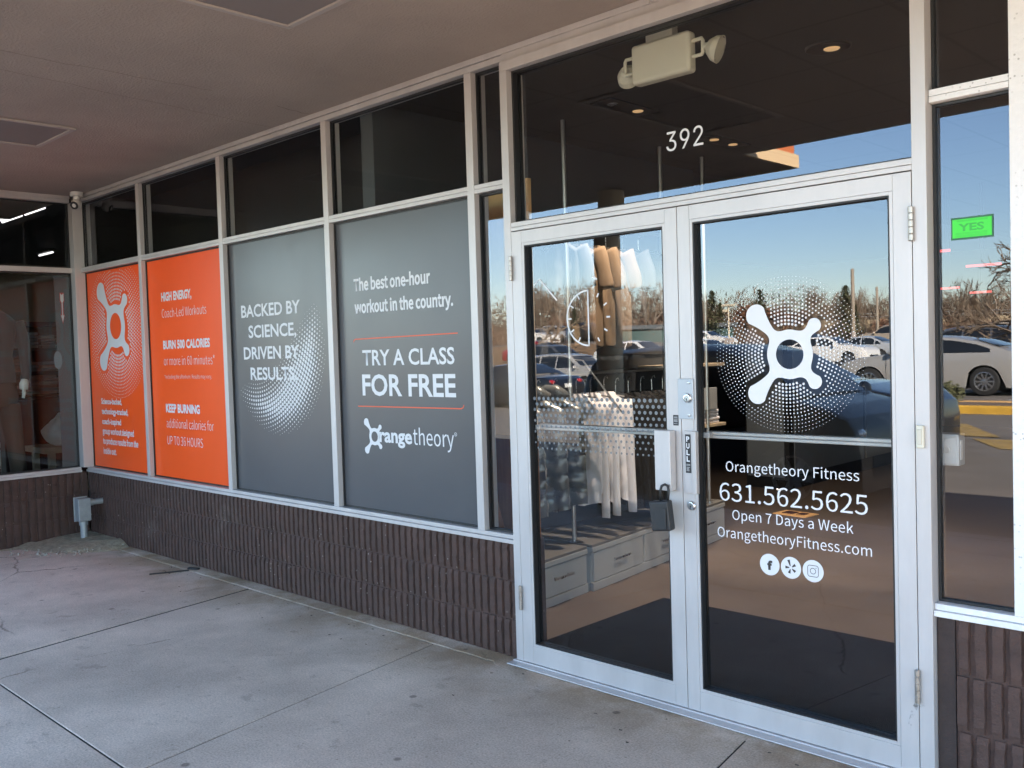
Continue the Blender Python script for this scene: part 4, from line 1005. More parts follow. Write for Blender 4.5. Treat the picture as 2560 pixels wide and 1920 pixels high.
for s in (-1, 1):
    bm = B(); tube(bm, [(0, s * .19, 1.50), (-.01, s * .25, 1.28), (.05, s * .235, 1.06), (.075, s * .21, 1.0)], [.062, .052, .042, .036], 14); obj('sleeve', bm, JUMP, t, smooth=True)
    bm = B(); tube(bm, [(.075, s * .21, 1.0), (.085, s * .20, .965), (.09, s * .195, .92)], [.028, .038, .034], 12)
    for k in range(4): tube(bm, [(.075 + .012 * k, s * .195, .925), (.078 + .012 * k, s * .192, .88 - .006 * (k in (1, 2))), (.076 + .011 * k, s * .186, .845)], [.0095, .009, .007], 8)
    tube(bm, [(.105, s * .19, .965), (.13, s * .182, .93), (.128, s * .18, .90)], [.012, .010, .008], 8)
    obj('hand', bm, WHITEP, t, smooth=True)
bm = B(); lathe(bm, [(.17, -.30), (.17, -.285)], 32); obj('stand', bm, CHROME, t)
bm = B(); tube(bm, [(0, 0, -.285), (0, 0, .8)], .015, 10); obj('stand_pole', bm, CHROME, t)

# ------------------------------------------------------------------ parking lot (behind the camera, mirrored in the glass)
CTRL = [(0, -4.2, -.13), (12, -4.2, -.13), (-20, -4.2, -.15), (30, -8, -.1), (0, -9, -.1), (0, -16, .0), (1, -21, .10), (-11, -18, -.45), (-17, -27, -.5), (-22, -20, -.45), (-26, -37, .0), (-20, -36, .35), (-15, -50, .2),
        (-3, -34, .15), (-34, -42, .6), (-33, -62, 1.1), (-19, -57, .9), (-20, -66, .8), (-20, -78, .5), (-25, -76, 1.0), (-48, -64, 2.1), (-46, -56, 1.85), (-60, -80, 3.0), (-42, -116, 2.0), (-28, -128, 1.8), (10, -60, .3), (40, -60, .2), (60, -20, 0), (-60, -15, -.4), (-100, -60, 2), (-100, -140, 3), (0, -160, 2), (-18, -84, .9)]
def GZ(x, y):
    a = b = 0
    for cx, cy, cz in CTRL:
        w = 1 / ((x - cx) ** 2 + (y - cy) ** 2 + 6.0) ** 1.6; a += w * cz; b += w
    return a / b
def axis(lo, hi, step, far):
    a = []; x = lo
    while x <= hi: a.append(x); x += step
    s = step; x = hi
    while x < far: s *= 1.5; x += s; a.append(x)
    s = step; x = lo; pre = []
    while x > -far: s *= 1.5; x -= s; pre.append(x)
    return pre[::-1] + a
xs_ = axis(-75, 45, 3, 1500); ys_ = [y for y in axis(-135, -4.16, 3, 1500) if y < -6] + [-6, -4.16]
def is_grass(x, y):
    d = (-x * .69 - y * .72)
    if y > -30: return False
    if x < -27 and y < -38 and 48 < d < 74: return True
    return d > 92
bm = B(); g = {}
for i, x in enumerate(xs_):
    for j, y in enumerate(ys_): g[i, j] = bm.verts.new((x, y, GZ(x, y)))
for i in range(len(xs_) - 1):
    for j in range(len(ys_) - 1):
        f = bm.faces.new((g[i, j], g[i + 1, j], g[i + 1, j + 1], g[i, j + 1])); c = f.calc_center_median(); f.material_index = 1 if is_grass(c.x, c.y) else 0
struct(obj('parking_lot', bm, [ASPH, GRASSB], smooth=True))
bm = B(); bx(bm, -1500, -8, -4.16, 1500, -.6, -.14); bx(bm, 14, 1500, -4.16, 1500, -.6, -.14); bx(bm, -8, 14, 13.2, 1500, -.6, -.14); struct(obj('ground', bm, ASPH))
def mark(bm, pts, dz=.006):
    bm.faces.new([bm.verts.new((x, y, GZ(x, y) + dz)) for x, y in pts])
bm = B()
for k in range(9):   # hatched no-stopping box
    x = -4.2 + k * 1.55; mark(bm, [(x, -13.6), (x + .55, -13.6), (x + 1.6, -11.9), (x + 1.05, -11.9)], .012)
    mark(bm, [(x + 1.3, -11.6), (x + 1.9, -11.6), (x + 2.6, -10.5), (x + 2.0, -10.5)], .012)
o = obj('road_markings', bm, YPALE); struct(o)
bm = B()
for k in range(16):
    x = -34 + k * 2.75; mark(bm, [(x, -23.6), (x + .1, -23.6), (x + .1, -18.6), (x, -18.6)], .03); mark(bm, [(x, -31), (x + .1, -31), (x + .1, -26), (x, -26)], .03)
struct(obj('bay_lines', bm, WPAINT))
# planted island with yellow kerb
t = thing('planted_island', 'parking island with yellow kerb and bare soil', 'island', (1.5, -16.4, GZ(1.5, -16.4)))
bm = B(); bx(bm, -9, 6, .62, .80, -.3, .15); obj('kerb', bm, YELLOW, t, bevel=.03)
bm = B(); bx(bm, -9, 6, -.85, -.72, -.3, .15); obj('kerb', bm, M('pale_orange_kerb', (.5, .3, .12), .7, 0, .15, 6), t, bevel=.03)
bm = B(); bx(bm, -9, 6, -.719, .619, -.3, .12); obj('soil', bm, M('island_soil', (.16, .11, .075), .95, 0, .4, 9, .8, 20), t)

# ---- vehicles
TYRE = M('tyre_rubber', (.014, .014, .014), .8); RIM = M('alloy_rim', (.5, .5, .5), .3, .9); CGLASS = M('car_glass', (.012, .014, .016), .04, 0, coat=.6)
HEADL = M('headlamp', (.75, .75, .74), .1, .3, coat=1); TAILL = M('tail_lamp', (.35, .012, .012), .15, coat=1); BLKT = M('black_trim', (.014, .014, .015), .6); PLATE = M('number_plate', (.55, .55, .52), .5)
def paint(name, col, metal=.35):
    m = M('paint_' + name, col, .32, metal, coat=1.0); return m
PROF = {  # x from rear (0) to front (1), z above ground in units of height
 'sedan': dict(L=4.7, W=.90, H=1.45, top=[(0, .50), (.02, .62), (.06, .68), (.17, .72), (.24, .84), (.33, .97), (.45, 1.0), (.56, .97), (.70, .70), (.84, .655), (.95, .58), (.99, .48), (1, .36)], belt=.655, g=(.175, .70), wx=(.205, .80), wr=.32),
 'suv': dict(L=4.55, W=.91, H=1.70, top=[(0, .45), (.015, .62), (.03, .66), (.07, .90), (.12, .97), (.30, 1.0), (.50, .99), (.58, .95), (.735, .66), (.86, .63), (.96, .57), (.99, .48), (1, .36)], belt=.625, g=(.045, .735), wx=(.19, .80), wr=.35),
 'van': dict(L=3.3, W=.90, H=1.60, top=[(0, .45), (.012, .62), (.02, .66), (.05, .90), (.10, .975), (.30, 1.0), (.55, .985), (.64, .94), (.83, .64), (.91, .60), (.97, .54), (.99, .46), (1, .34)], belt=.635, g=(.035, .83), wx=(.18, .815), wr=.32),
 'coupe': dict(L=4.42, W=.89, H=1.42, top=[(0, .48), (.015, .60), (.05, .70), (.12, .79), (.24, .915), (.36, .985), (.46, 1.0), (.56, .97), (.71, .70), (.86, .645), (.96, .56), (.99, .46), (1, .34)], belt=.70, g=(.20, .70), wx=(.19, .80), wr=.335),
 'jeep': dict(L=4.2, W=.90, H=1.80, top=[(0, .5), (.01, .62), (.02, .66), (.03, .95), (.06, 1.0), (.30, 1.0), (.56, .99), (.60, .95), (.66, .66), (.70, .645), (.90, .63), (.97, .61), (.99, .5), (1, .38)], belt=.64, g=(.03, .66), wx=(.17, .84), wr=.40)}
def ztop(P, u):
    T = P['top']
    for (a, za), (b, zb) in zip(T, T[1:]):
        if a <= u <= b: return za + (zb - za) * (u - a) / (b - a)
    return T[-1][1]
def halfw(P, zz):   # half width factor by height
    b = P['belt']
    if zz < .22: return .90 + .08 * zz / .22
    if zz < .45: return .98 + .02 * (zz - .22) / .23
    if zz < b: return 1.0 - .03 * (zz - .45) / (b - .45)
    return .97 - .24 * ((zz - b) / (1 - b)) ** 1.15
def car(kind, label, pnt, x, y, rz, cat=None, name=None, group=None, z=None, detail=True):
    P = PROF[kind]; L, W, H = P['L'], P['W'], P['H']
    t = thing(name or {'sedan': 'sedan_car', 'suv': 'suv_car', 'van': 'minivan', 'coupe': 'coupe_car', 'jeep': 'off_road_car'}[kind], label, cat or 'car', (x, y, GZ(x, y) if z is None else z), rz, group)
    us = sorted(set([i / 60 for i in range(61)] + [q[0] for q in P['top']]))
    bm = B(); prev = None
    def endw(u): return 1 - .16 * max(0, (u - .90) / .10) ** 2 - .10 * max(0, (.07 - u) / .07) ** 2
    for u in us:
        zt = ztop(P, u) * H; zb = .19
        for wxx in P['wx']:
            dx = (u - wxx) * L; rr = P['wr'] + .07
            if abs(dx) < rr: zb = max(zb, P['wr'] + (rr * rr - dx * dx) ** .5 - .02)
        zb = min(zb, zt - .06)
        row = []
        lv = [0, .18, .45, .75, 1.0]
        bt = min(zt, P['belt'] * H)
        for q in lv:
            zz = zb + (bt - zb) * q; row.append((W * halfw(P, zz / H) * endw(u), zz))
        if zt > P['belt'] * H + .04:
            for q in (.33, .66, .92):
                zz = bt + (zt - bt) * q; row.append((W * halfw(P, zz / H) * endw(u), zz))
            zz = zt; row.append((W * halfw(P, zz / H) * endw(u) * .86, zz - .0)); row.append((0, zt + .018))
        else:
            row += [(row[-1][0] * .985, zt + .006), (row[-1][0] * .97, zt + .012), (row[-1][0] * .9, zt + .018), (row[-1][0] * .6, zt + .026), (0, zt + .03)]
        pts = [Vector(((u - .5) * L, -a, b)) for a, b in row]
        full = [bm.verts.new(p) for p in pts] + [bm.verts.new((p.x, -p.y, p.z)) for p in pts[-2::-1]]
        if prev:
            for k in range(len(full) - 1): bm.faces.new((prev[k], prev[k + 1], full[k + 1], full[k]))
        else: bm.faces.new(full)
        prev = full
    bm.faces.new(prev)
    body = obj('body', bm, pnt, t, smooth=True)
    try: body.data.set_sharp_from_angle(angle=R(26))
    except Exception: pass
    bm = B(); bx(bm, -.47 * L, .47 * L, -W * .8, W * .8, .16, .5); obj('underbody', bm, BLKT, t)
    # side windows follow the greenhouse
    b = P['belt']; g0, g1 = P['g']; e = .004
    def sidepanel(bm, u0, u1, zl, s, inset=.06, n=8):
        up_, lo_ = [], []
        for i in range(n + 1):
            u = u0 + (u1 - u0) * i / n; zt = ztop(P, u) - inset
            zl2 = zl
            if zt < zl2 + .005: zt = zl2 + .005
            lo_.append(bm.verts.new(((u - .5) * L, s * (W * halfw(P, zl2) * endw(u) + e), zl2 * H))); mid = (zl2 + zt) / 2
            up_.append((bm.verts.new(((u - .5) * L, s * (W * halfw(P, mid) * endw(u) + e + .004), mid * H)), bm.verts.new(((u - .5) * L, s * (W * halfw(P, zt) * endw(u) + e), zt * H))))
        for i in range(n):
            bm.faces.new((lo_[i], lo_[i + 1], up_[i + 1][0], up_[i][0])); bm.faces.new((up_[i][0], up_[i + 1][0], up_[i + 1][1], up_[i][1]))
    cuts = {'sedan': [(.20, .27), (.285, .44), (.455, .655)], 'suv': [(.075, .215), (.235, .43), (.445, .685)], 'van': [(.07, .25), (.27, .46), (.475, .76)], 'coupe': [(.16, .42), (.435, .665)], 'jeep': [(.05, .26), (.28, .44), (.46, .63)]}[kind]
    for s in (-1, 1):
        for u0, u1 in cuts:
            bm = B(); sidepanel(bm, u0, u1, b + .015, s); obj('side_window', bm, CGLASS, t)
    def slope(u0, u1, inset):
        bm = B(); n = 5; rows = []
        for i in range(n + 1):
            u = u0 + (u1 - u0) * i / n; zt = ztop(P, u); hw = W * halfw(P, zt) * endw(u) * .82
            rows.append([bm.verts.new(((u - .5) * L, hw * q, zt * H + .018 + .012 * (1 - q * q) + .006)) for q in (-1, -.5, 0, .5, 1)])
        for a, c in zip(rows, rows[1:]):
            for k in range(4): bm.faces.new((a[k], a[k + 1], c[k + 1], c[k]))
        return bm
    wsu = {'sedan': (.575, .69), 'suv': (.60, .725), 'van': (.66, .82), 'coupe': (.575, .70), 'jeep': (.605, .655)}[kind]; rsu = {'sedan': (.185, .31), 'suv': (.034, .072), 'van': (.022, .05), 'coupe': (.125, .26), 'jeep': (.021, .029)}[kind]
    obj('windscreen', slope(*wsu, 0), CGLASS, t); obj('rear_window', slope(*rsu, 0), CGLASS, t)
    for u in P['wx']:
        for s in (-1, 1):
            wxp = (u - .5) * L; r = P['wr']
            bm = B(); lathe(bm, [(r * .60, -.10), (r * .92, -.105), (r, -.07), (r, .07), (r * .93, .095), (r * .66, .10), (r * .64, .06)], 32, TR(wxp, s * (W - .11), r, rx=-s * PI / 2)); wh = obj('wheel', bm, TYRE, t)
            bm = B(); Tm = TR(wxp, s * (W - .11), r, rx=-s * PI / 2)
            lathe(bm, [(r * .66, .085), (r * .69, .099), (r * .62, .102), (r * .60, .06)], 32, Tm, cap=False); lathe(bm, [(.055, .05), (.055, .09), (.03, .097)], 16, Tm)
            for k in range(10 if kind == 'coupe' else 6):
                a = 2 * PI * k / (10 if kind == 'coupe' else 6); q = Tm @ TR(rz=a); bx(bm, .04, r * .63, -.018 if kind == 'coupe' else -.03, .018 if kind == 'coupe' else .03, .06, .088, T=q)
            obj('rim', bm, RIM, wh)
    # lamps, trims, mirrors, seams
    for s in (-1, 1):
        bm = B(); zf = ztop(P, .965) * H * .93; bmesh.ops.create_uvsphere(bm, u_segments=14, v_segments=8, radius=1, matrix=Matrix.Translation((.445 * L, s * W * .70, zf - .07)) @ Matrix.Rotation(s * -.35, 4, 'Z') @ Matrix.Diagonal((.17, .19, .075, 1))); obj('headlamp', bm, HEADL, t, smooth=True)
        bm = B(); bmesh.ops.create_uvsphere(bm, u_segments=14, v_segments=8, radius=1, matrix=Matrix.Translation((-.475 * L, s * W * .74, H * (.585 if kind != 'suv' else .56))) @ Matrix.Diagonal((.10, .17, .085 if kind != 'suv' else .14, 1))); obj('tail_lamp', bm, TAILL, t, smooth=True)
        bm = B(); um = wsu[1] - .035; bmesh.ops.create_uvsphere(bm, u_segments=14, v_segments=8, radius=1, matrix=Matrix.Translation(((um - .5) * L, s * (W * .95 + .10), (b + .035) * H)) @ Matrix.Diagonal((.07, .11, .085, 1))); obj('wing_mirror', bm, pnt, t, smooth=True)
        bm = B()
        for u in ([cuts[-1][0] - .008, cuts[-1][1] + .035] if kind == 'coupe' else [cuts[-2][0] - .03, cuts[-1][0] - .008, cuts[-1][1] + .035]):
            pts = [((u - .5) * L, s * (W * halfw(P, q) * endw(u) + .003), q * H) for q in (.2, .3, .45, b)]
            for (p, q) in zip(pts, pts[1:]): bm.faces.new([bm.verts.new(v) for v in ((p[0] - .006, p[1], p[2]), (p[0] + .006, p[1], p[2]), (q[0] + .006, q[1], q[2]), (q[0] - .006, q[1], q[2]))])
        obj('door_seam', bm, BLKT, t)
        for c0 in cuts[-2 if kind != 'coupe' else -1:]:
            u = c0[0] + .02; bm = B(); bx(bm, (u - .5) * L, (u - .5) * L + .19, s * (W * .965), s * (W * .965 + .03), (b - .055) * H, (b - .035) * H); obj('door_handle', bm, pnt if kind != 'coupe' else CHROME, t, bevel=.008)
    bm = B(); bx(bm, -.5 * L - .012, -.5 * L + .03, -.16, .16, .46 * H, .545 * H); obj('number_plate', bm, PLATE, t)
    bm = B(); bx(bm, .478 * L, .5 * L + .004, -W * .55, W * .55, .20 * H, .33 * H); obj('grille', bm, BLKT, t)
    if kind in ('suv', 'jeep'):
        bm = B()
        for s in (-1, 1): tube(bm, [(-.34 * L, s * W * .62, H + .0), (-.32 * L, s * W * .62, H + .045), (.05 * L, s * W * .62, H + .045), (.08 * L, s * W * .62, H - .01)], .018, 6)
        obj('roof_rail', bm, BLKT, t)
    return t
navy = paint('dark_navy', (.006, .008, .013), 0); navy.node_tree.nodes['Principled BSDF'].inputs['Coat Weight'].default_value = .3; navy.node_tree.nodes['Principled BSDF'].inputs['Specular IOR Level'].default_value = .3; blk = paint('black', (.006, .006, .008), 0); silver = paint('silver', (.36, .35, .33), .2); silverb = paint('pale_silver', (.48, .50, .51), .2); white = paint('white', (.70, .69, .66), 0)
red = paint('red', (.34, .015, .02), .2); gold = paint('champagne', (.45, .36, .26), .3); orange = paint('orange', (.55, .10, .03), .1); greym = paint('mid_grey', (.10, .105, .115), .4)
X_, XM = 0.0, PI   # nose along +x / -x
car('van', 'dark navy compact car parked along the kerb, filling the right door reflection', navy, 2.84, -5.85, X_, 'car', z=-.13, name='compact_car')
car('coupe', 'pale grey two door coupe behind the yellow kerb, in the sidelight', silver, -.55, -20.9, XM, 'car')
car('suv', 'silver estate suv with orange indicator, mirrored in the left door', silver, -18.6, -28.2, X_, 'suv')
car('sedan', 'black saloon showing its tail lamps and number plate, mirrored in the left door', blk, -13.7, -19.4, XM, 'car')
car('suv', 'dark grey estate parked behind the silver suv', greym, -27.0, -36.5, X_, 'suv')
car('suv', 'black suv parked to the right of the silver one', blk, -13.6, -27.0, X_, 'suv')
car('sedan', 'red saloon at the left edge of the door reflection', red, -35.2, -43.5, XM, 'car')
car('van', 'silver minivan up on the grass rise', silverb, -50.0, -63.0, X_, 'minivan')
car('suv', 'dark suv up on the rise beside the silver minivan', navy, -47.2, -64.5, X_, 'suv')
car('suv', 'white suv on the far rise behind the dial decal', white, -48.9, -67.4, X_, 'suv')
car('sedan', 'white saloon on the rise at the left edge of the reflection', white, -47.0, -56.4, X_, 'car')
car('sedan', 'white saloon right of the mirrored pillar', white, -20.2, -35.2, X_, 'car')
car('sedan', 'second white saloon, nearer the door meeting stile', white, -16.9, -36.0, X_, 'car')
car('sedan', 'white saloon far off beside the light pole in the right door', white, -33.2, -61.9, X_, 'car')
car('sedan', 'pale silver saloon parked below the two tall poles', silverb, -15.4, -50.6, XM, 'car')
car('suv', 'beige suv parked behind the pale silver saloon', gold, -19.4, -64.6, XM, 'suv')
car('suv', 'dark suv farthest back below the second pole', greym, -23.6, -77.0, XM, 'suv')
car('sedan', 'white saloon half hidden behind the emblem dots', white, -13.6, -42.4, X_, 'car')
car('suv', 'dark suv behind the half hidden white saloon', navy, -16.6, -46.2, X_, 'suv')
car('suv', 'dark grey hatchback suv just beyond the pale coupe', greym, -4.2, -33.6, XM, 'suv')
car('suv', 'champagne suv on the far road in the sidelight', gold, -18.3, -83.6, XM, 'suv')
car('jeep', 'orange off road car on the far road in the sidelight', orange, -21.5, -75.2, X_, 'off road car')
car('sedan', 'dark saloon parked beyond the navy compact car', blk, 1.2, -9.6, X_, 'car')
# more of the lot, seen only in broad reflections
for k, (x, y, p) in enumerate(((-40, -26, greym), (-46, -27, white), (-33, -20.5, red))):
    car('sedan', ('grey saloon in the row beyond the black saloon', 'white saloon at the far end of the lot row', 'red saloon nearest the kerb in the far lot row')[k], p, x, y, X_, 'car')

# ---- poles, lamps, bridge
def pole(label, x, y, h, r, mt):
    t = thing('utility_pole', label, 'pole', (x, y, GZ(x, y) - .1)); bm = B(); tube(bm, [(0, 0, 0), (0, 0, h * .5), (0, 0, h)], [r, r * .9, r * .78], 14); obj('shaft', bm, mt, t)
    bm = B(); lathe(bm, [(r * 1.15, .1), (r * 1.15, 1.2), (r * 1.0, 1.25)], 14); obj('sleeve', bm, CONC2, t)
    return t
POLEM = M('weathered_pole', (.30, .25, .19), .85, 0, .25, 3, stretch=(6, 6, .6))
pole('nearer tall wooden utility pole with a cut top', -18.2, -55.6, 5.3, .135, POLEM)
pole('farther wooden utility pole to the right of the tall one', -23.2, -71.2, 4.9, .125, POLEM)
t = thing('lamp_post', 'pale lamp post with twin heads on a concrete footing', 'lamp post', (-30.6, -61, GZ(-30.6, -61)))
bm = B(); tube(bm, [(0, 0, .8), (0, 0, 3.3)], [.07, .055], 10); obj('shaft', bm, M('pale_pole_paint', (.6, .52, .38), .6), t)
bm = B(); bx(bm, -.3, .3, -.3, .3, 0, .85); obj('footing', bm, CONC2, t, bevel=.04)
bm = B(); bx(bm, -.55, .55, -.16, .16, 3.3, 3.45); bx(bm, -.45, -.1, -.14, .14, 2.85, 3.05); obj('lamp_head', bm, MATS['pale_pole_paint'], t, bevel=.03)
t = thing('road_bridge', 'concrete road bridge with a curved fence and rails in the sidelight', 'bridge', (-35, -122, 2.6)); d = Vector((13.2, -12.9, 0)).normalized(); ang = math.atan2(d.y, d.x); t.rotation_euler = (0, 0, ang)
BRC = M('bridge_concrete', (.36, .29, .19), .85, 0, .12, 1)
bm = B(); bx(bm, -30, 60, -3, 3, -.2, 1.0); obj('deck', bm, BRC, t)
bm = B(); bx(bm, -30, 60, 2.9, 3.05, 1.001, 1.35); obj('parapet', bm, BRC, t)
bm = B()
for z in (1.7, 2.05): tube(bm, [(-30, 3, z), (60, 3, z)], .05, 6)
obj('guard_rail', bm, GALV, t)
for k in range(18):
    x = -28 + k * 4.6; bm = B(); tube(bm, [(x, 2.9, 1.3), (x, 2.9, 2.8), (x, 2.6, 3.4), (x, 2.1, 3.9)], .06, 6); obj('fence_post', bm, M('fence_paint', (.5, .42, .32), .7) if k == 0 else MATS['fence_paint'], t)
bm = B(); bx(bm, -30, -22, -3, 3, -4, -.21); bx(bm, 20, 24, -3, 3, -4, -.21); obj('abutment', bm, BRC, t)
t = thing('low_building', 'low dark green roofed building across the lot', 'building', (-45, -73.5, GZ(-45, -73.5)), ang)
bm = B(); bx(bm, -6, 6, -2, 2, 0, 1.3); obj('wall', bm, M('dark_green_wall', (.03, .07, .065), .7, 0, .1, 1), t)
bm = B(); bx(bm, -6.3, 6.3, -2.3, 2.3, 1.301, 1.7); obj('roof', bm, M('slate_roof', (.07, .08, .085), .7), t)

# ---- trees
BARK = M('bare_bark', (.16, .125, .09), .9, 0, .2, 4); TWIG = M('bare_twigs', (.17, .125, .085), .9); TWIG2 = M('reddish_twigs', (.17, .095, .06), .9)
DEADL = [M('russet_leaves', (.16, .07, .035), .85, 0, .3, 3), M('olive_needles', (.10, .105, .045), .85, 0, .35, 2), M('dull_scrub', (.15, .10, .065), .9, 0, .3, 1.2)]
def branchy(seed, h, spread=.55, depth=5, tw=TWIG, leaves=None, trunk=.25):
    rnd = random.Random(seed); bt, bw = B(), B(); tips = []
    def grow(p, d, L, r, k):
        n = 3; pts = [p]; q = p
        for i in range(n):
            d2 = (d + Vector((rnd.uniform(-1, 1), rnd.uniform(-1, 1), rnd.uniform(-.4, .7))) * .18).normalized(); q = q + d2 * L / n; pts.append(q); d = d2
        tube(bt if k < 2 else bw, pts, [r * (1 - .4 * i / n) for i in range(n + 1)], 6 if k < 2 else 3, cap=False)
        tips.append(q)
        if k >= depth: return
        m = 3 if k < 2 else rnd.choice((2, 3, 3))
        for i in range(m):
            a = rnd.uniform(0, 2 * PI); u, v = frame_of(d)
            nd = (d * (1 - spread * .5) + (u * math.cos(a) + v * math.sin(a)) * spread * rnd.uniform(.7, 1.3) + Vector((0, 0, .12))).normalized()
            grow(pts[rnd.choice((2, 3, 3))] if i else q, nd, L * rnd.uniform(.62, .85), r * .70, k + 1)
    grow(Vector((0, 0, 0)), Vector((0, 0, 1)), h * trunk, h * .017, 0)
    if leaves is not None:
        for q in tips:
            for _ in range(2):
                c = q + Vector((rnd.gauss(0, .25), rnd.gauss(0, .25), rnd.gauss(0, .22))); s = rnd.uniform(.10, .22)
                a = Vector((rnd.uniform(-1, 1), rnd.uniform(-1, 1), rnd.uniform(-1, 1))).normalized(); u, v = frame_of(a)
                f = bw.faces.new([bw.verts.new(c + u * s), bw.verts.new(c + v * s * .7), bw.verts.new(c - u * s), bw.verts.new(c - v * s * .7)]); f.material_index = 1
    return bt, bw
def tree_proto(name, label, cat, bms, mats, grp):
    t = thing(name, label, cat, (0, 0, -50), group=grp); obj('trunk', bms[0], BARK, t); obj('crown', bms[1], mats, t); return t
TG = 'bare trees beyond the parking lot'
protos = [tree_proto('bare_tree', 'x', 'tree', branchy(s, 8.6, .62, 6), [TWIG], TG) for s in (3, 8, 15)]
russet = tree_proto('russet_tree', 'x', 'tree', branchy(21, 6.2, .7, 5, leaves=1), [TWIG2, DEADL[0]], 'russet leaved trees beyond the lot')
def conifer(seed, h):
    rnd = random.Random(seed); bt, bw = B(), B(); tube(bt, [(0, 0, 0), (0, 0, h)], [h * .02, .01], 6)
    for i in range(1700):
        q = rnd.random() ** .8; z = h * (.08 + .92 * q); rad = (1 - q) ** .85 * h * .40 * (.8 + .2 * math.sin(q * 40 + seed)) + .08; a = rnd.uniform(0, 2 * PI); rr = rad * rnd.uniform(.2, 1.2)
        c = Vector((rr * math.cos(a), rr * math.sin(a), z - rr * .25)); s = rnd.uniform(.14, .34); d = Vector((math.cos(a), math.sin(a), rnd.uniform(-.5, .2))); u = d.cross(Vector((0, 0, 1))).normalized()
        bw.faces.new([bw.verts.new(c + d * s), bw.verts.new(c + u * s * .5), bw.verts.new(c - d * s * .4), bw.verts.new(c - u * s * .5)])
    return bt, bw
conp = tree_proto('evergreen_tree', 'x', 'tree', conifer(2, 6.4), [DEADL[1]], 'evergreens beyond the lot')
used = set()
def plant(p, x, y, s, rz, label):
    z = GZ(x, y) - .15
    if p.name not in used:
        used.add(p.name); p.location = (x, y, z); p.rotation_euler = (0, 0, rz); p.scale = (s, s, s); p['label'] = label; return p
    return dup(p, None, (x, y, z), rz, (s, s, s), label)
vx, vy = 8.14, 3.2
def at(u, Dp):   # ground spot that mirrors at image column u, Dp metres along the mirrored axis
    k = (u - 1280) / 2340.9; dx = rt.x * k + fw.x; dy = -(rt.y * k + fw.y); return vx + dx * Dp, vy + dy * Dp
TREES = [(1335, 62, 0, .62, 'bare tree standing behind the red saloon'), (1378, 70, 1, .95, 'wide bare tree before the silver minivan on the rise'), (1352, 98, 2, 1.0, 'bare tree behind the white saloon on the rise'), (1418, 104, 0, 1.05, 'bare tree crown rising above the half dial decal'), (1450, 108, 1, 1.15, 'tall bare tree over the top of the half dial'),
         (1482, 100, 2, 1.05, 'bare tree between the half dial and the mirrored pillar'), (1598, 92, 0, 1.05, 'bare tree just right of the mirrored pillar'), (1640, 96, 1, 1.12, 'bare tree beside the door meeting stile'), (1320, 110, 1, 1.2, 'bare tree at the left edge of the left door'),
         (1722, 100, 2, .8, 'slim bare tree left of the lamp post'), (1822, 104, 0, .95, 'slim bare tree behind the lamp post'), (1975, 108, 1, .8, 'bare tree behind the emblem ring'), (2040, 106, 2, .75, 'bare tree over the small upper drop of the emblem'), (2085, 104, 0, .8, 'bare tree left of the tall utility pole'),
         (2165, 100, 1, 1.0, 'bare tree between the two utility poles'), (2225, 98, 2, 1.0, 'bare tree right of the utility poles'), (2360, 135, 0, 1.25, 'bare tree at the left side of the sidelight'), (2410, 140, 1, 1.2, 'bare tree behind the bridge in the sidelight'), (2460, 132, 2, 1.25, 'bare tree above the champagne suv'), (2515, 128, 1, 1.45, 'bare tree behind the right end of the bridge'), (2475, 105, 0, .55, 'small bare tree in front of the bridge')]
rnd = random.Random(44)
for u, Dp, k, s, lab in TREES: plant(protos[k], *at(u, Dp), s * .86, rnd.uniform(0, 6), lab)
for k in range(30):
    u = 1300 + k * 43 + rnd.uniform(-12, 12); plant(protos[k % 3], *at(u, rnd.uniform(104, 132)), rnd.uniform(.7, 1.0), rnd.uniform(0, 6), 'bare tree somewhere in the distant tree line beyond the lot')
# near limb of a bare tree entering the sidelight
x, y = at(2672, 27); plant(protos[2], x, y, .80, 2.2, 'near bare tree whose branches reach into the sidelight')
for u, Dp, s, lab in ((1400, 92, .62, 'russet tree left of the half dial'), (1880, 98, .95, 'large russet tree left of the emblem'), (1935, 102, .9, 'russet tree above the left drop of the emblem'), (1505, 96, .7, 'russet tree beside the mirrored pillar'), (2005, 112, .85, 'russet tree behind the emblem ring'), (2205, 96, .6, 'russet bush tree right of the farther pole'), (1665, 100, .7, 'russet tree behind the meeting stile')):
    plant(russet, *at(u, Dp), s, rnd.uniform(0, 6), lab)
for u, Dp, s, lab in ((1785, 88, 1.0, 'evergreen left of the lamp post'), (1805, 92, .8, 'shorter evergreen behind the lamp post'), (2118, 92, 1.15, 'evergreen beside the tall utility pole'), (2140, 96, .8, 'low evergreen behind the tall utility pole'), (1442, 84, .62, 'small evergreen inside the half dial decal'), (1905, 110, 1.15, 'evergreen top above the russet trees')):
    plant(conp, *at(u, Dp), s * .82, rnd.uniform(0, 6), lab)
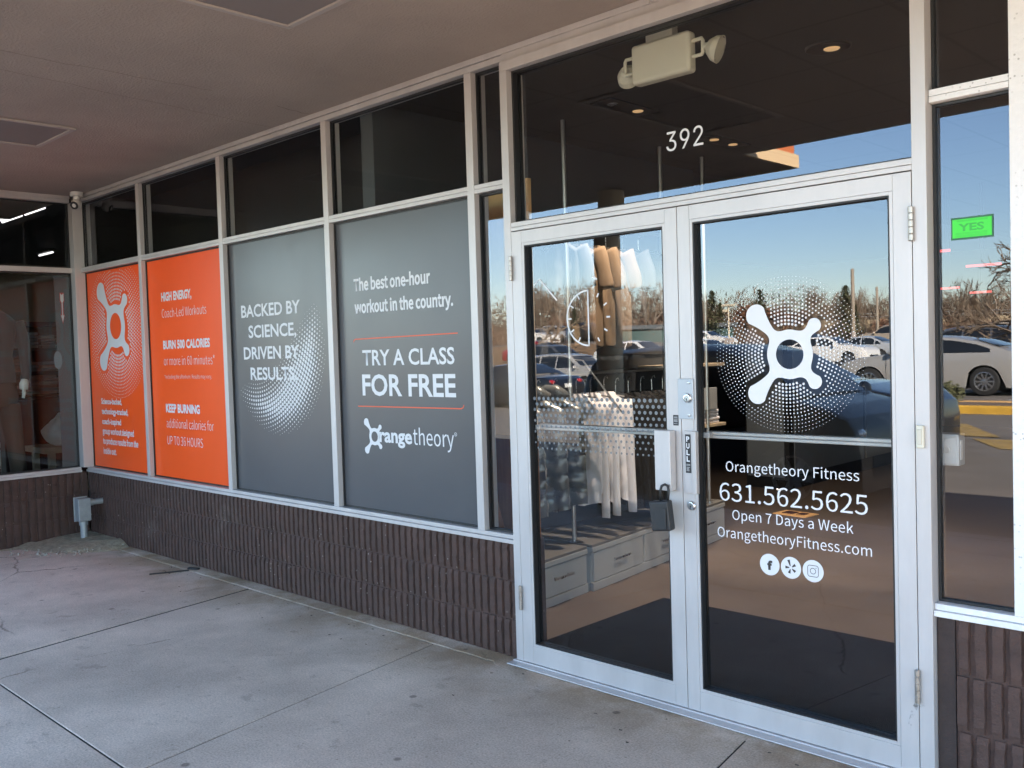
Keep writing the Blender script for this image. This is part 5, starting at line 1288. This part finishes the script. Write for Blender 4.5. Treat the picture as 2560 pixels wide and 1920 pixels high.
# scrub belt and far woods that read as one mass
def mass(name, label, arc, dens, hmin, hmax, ln, wd, mats, seed, tilt):
    rnd = random.Random(seed); bm = B()
    for _ in range(dens):
        u = rnd.uniform(-300, 3200) if rnd.random() < .25 else rnd.uniform(1150, 2620); Dp = rnd.uniform(*arc); x, y = at(u, Dp)
        hmx = hmin + (hmax - hmin) * min(1, max(0, .5 + .9 * noise.noise((x * .07, y * .07, seed)) + .35 * noise.noise((x * .3, y * .3, seed))))
        z = GZ(x, y) + (1 - rnd.random() ** .75) * max(.3, hmx); c = Vector((x, y, z)); s = rnd.uniform(*ln); k = rnd.uniform(*wd)
        a = Vector((rnd.gauss(0, tilt), rnd.gauss(0, tilt), 1)).normalized(); q = Vector((rnd.gauss(0, 1), rnd.gauss(0, 1), 0)).normalized()
        f = bm.faces.new([bm.verts.new(c - a * s), bm.verts.new(c + q * k), bm.verts.new(c + a * s), bm.verts.new(c - q * k)]); f.material_index = rnd.choice((0, 0, 1)) if len(mats) > 1 else 0
    tag(obj(name, bm, mats), label, 'woods', kind='stuff')
mass('woods', 'brown winter woods closing the view beyond the lot', (112, 165), 100000, 1.6, 6.6, (.2, .7), (.02, .07), [DEADL[2], TWIG], 5, .9)
mass('undergrowth', 'low brown scrub along the far edge of the lot', (90, 112), 24000, .4, 2.2, (.15, .45), (.03, .08), [DEADL[2], TWIG2], 6, .7)
bm = B(); rnd = random.Random(9)
for _ in range(1100):
    v = Vector((rnd.gauss(0, 1), rnd.gauss(0, 1), rnd.gauss(0, 1))).normalized() * rnd.uniform(.45, 1.0); c = Vector((v.x * .34, v.y * .30, .30 + v.z * .27)); s = rnd.uniform(.018, .04); a = Vector((rnd.gauss(0, 1), rnd.gauss(0, 1), rnd.gauss(0, 1))).normalized(); uu, vv = frame_of(a)
    bm.faces.new([bm.verts.new(c + uu * s), bm.verts.new(c + vv * s * .5), bm.verts.new(c - uu * s), bm.verts.new(c - vv * s * .5)])
o = obj('leafy_bush', bm, [DEADL[1]]); tag(o, 'small round evergreen bush on the island by the coupe', 'bush', kind='thing'); o.location = (*at(2362, 17.6), GZ(*at(2362, 17.6)) + .1)
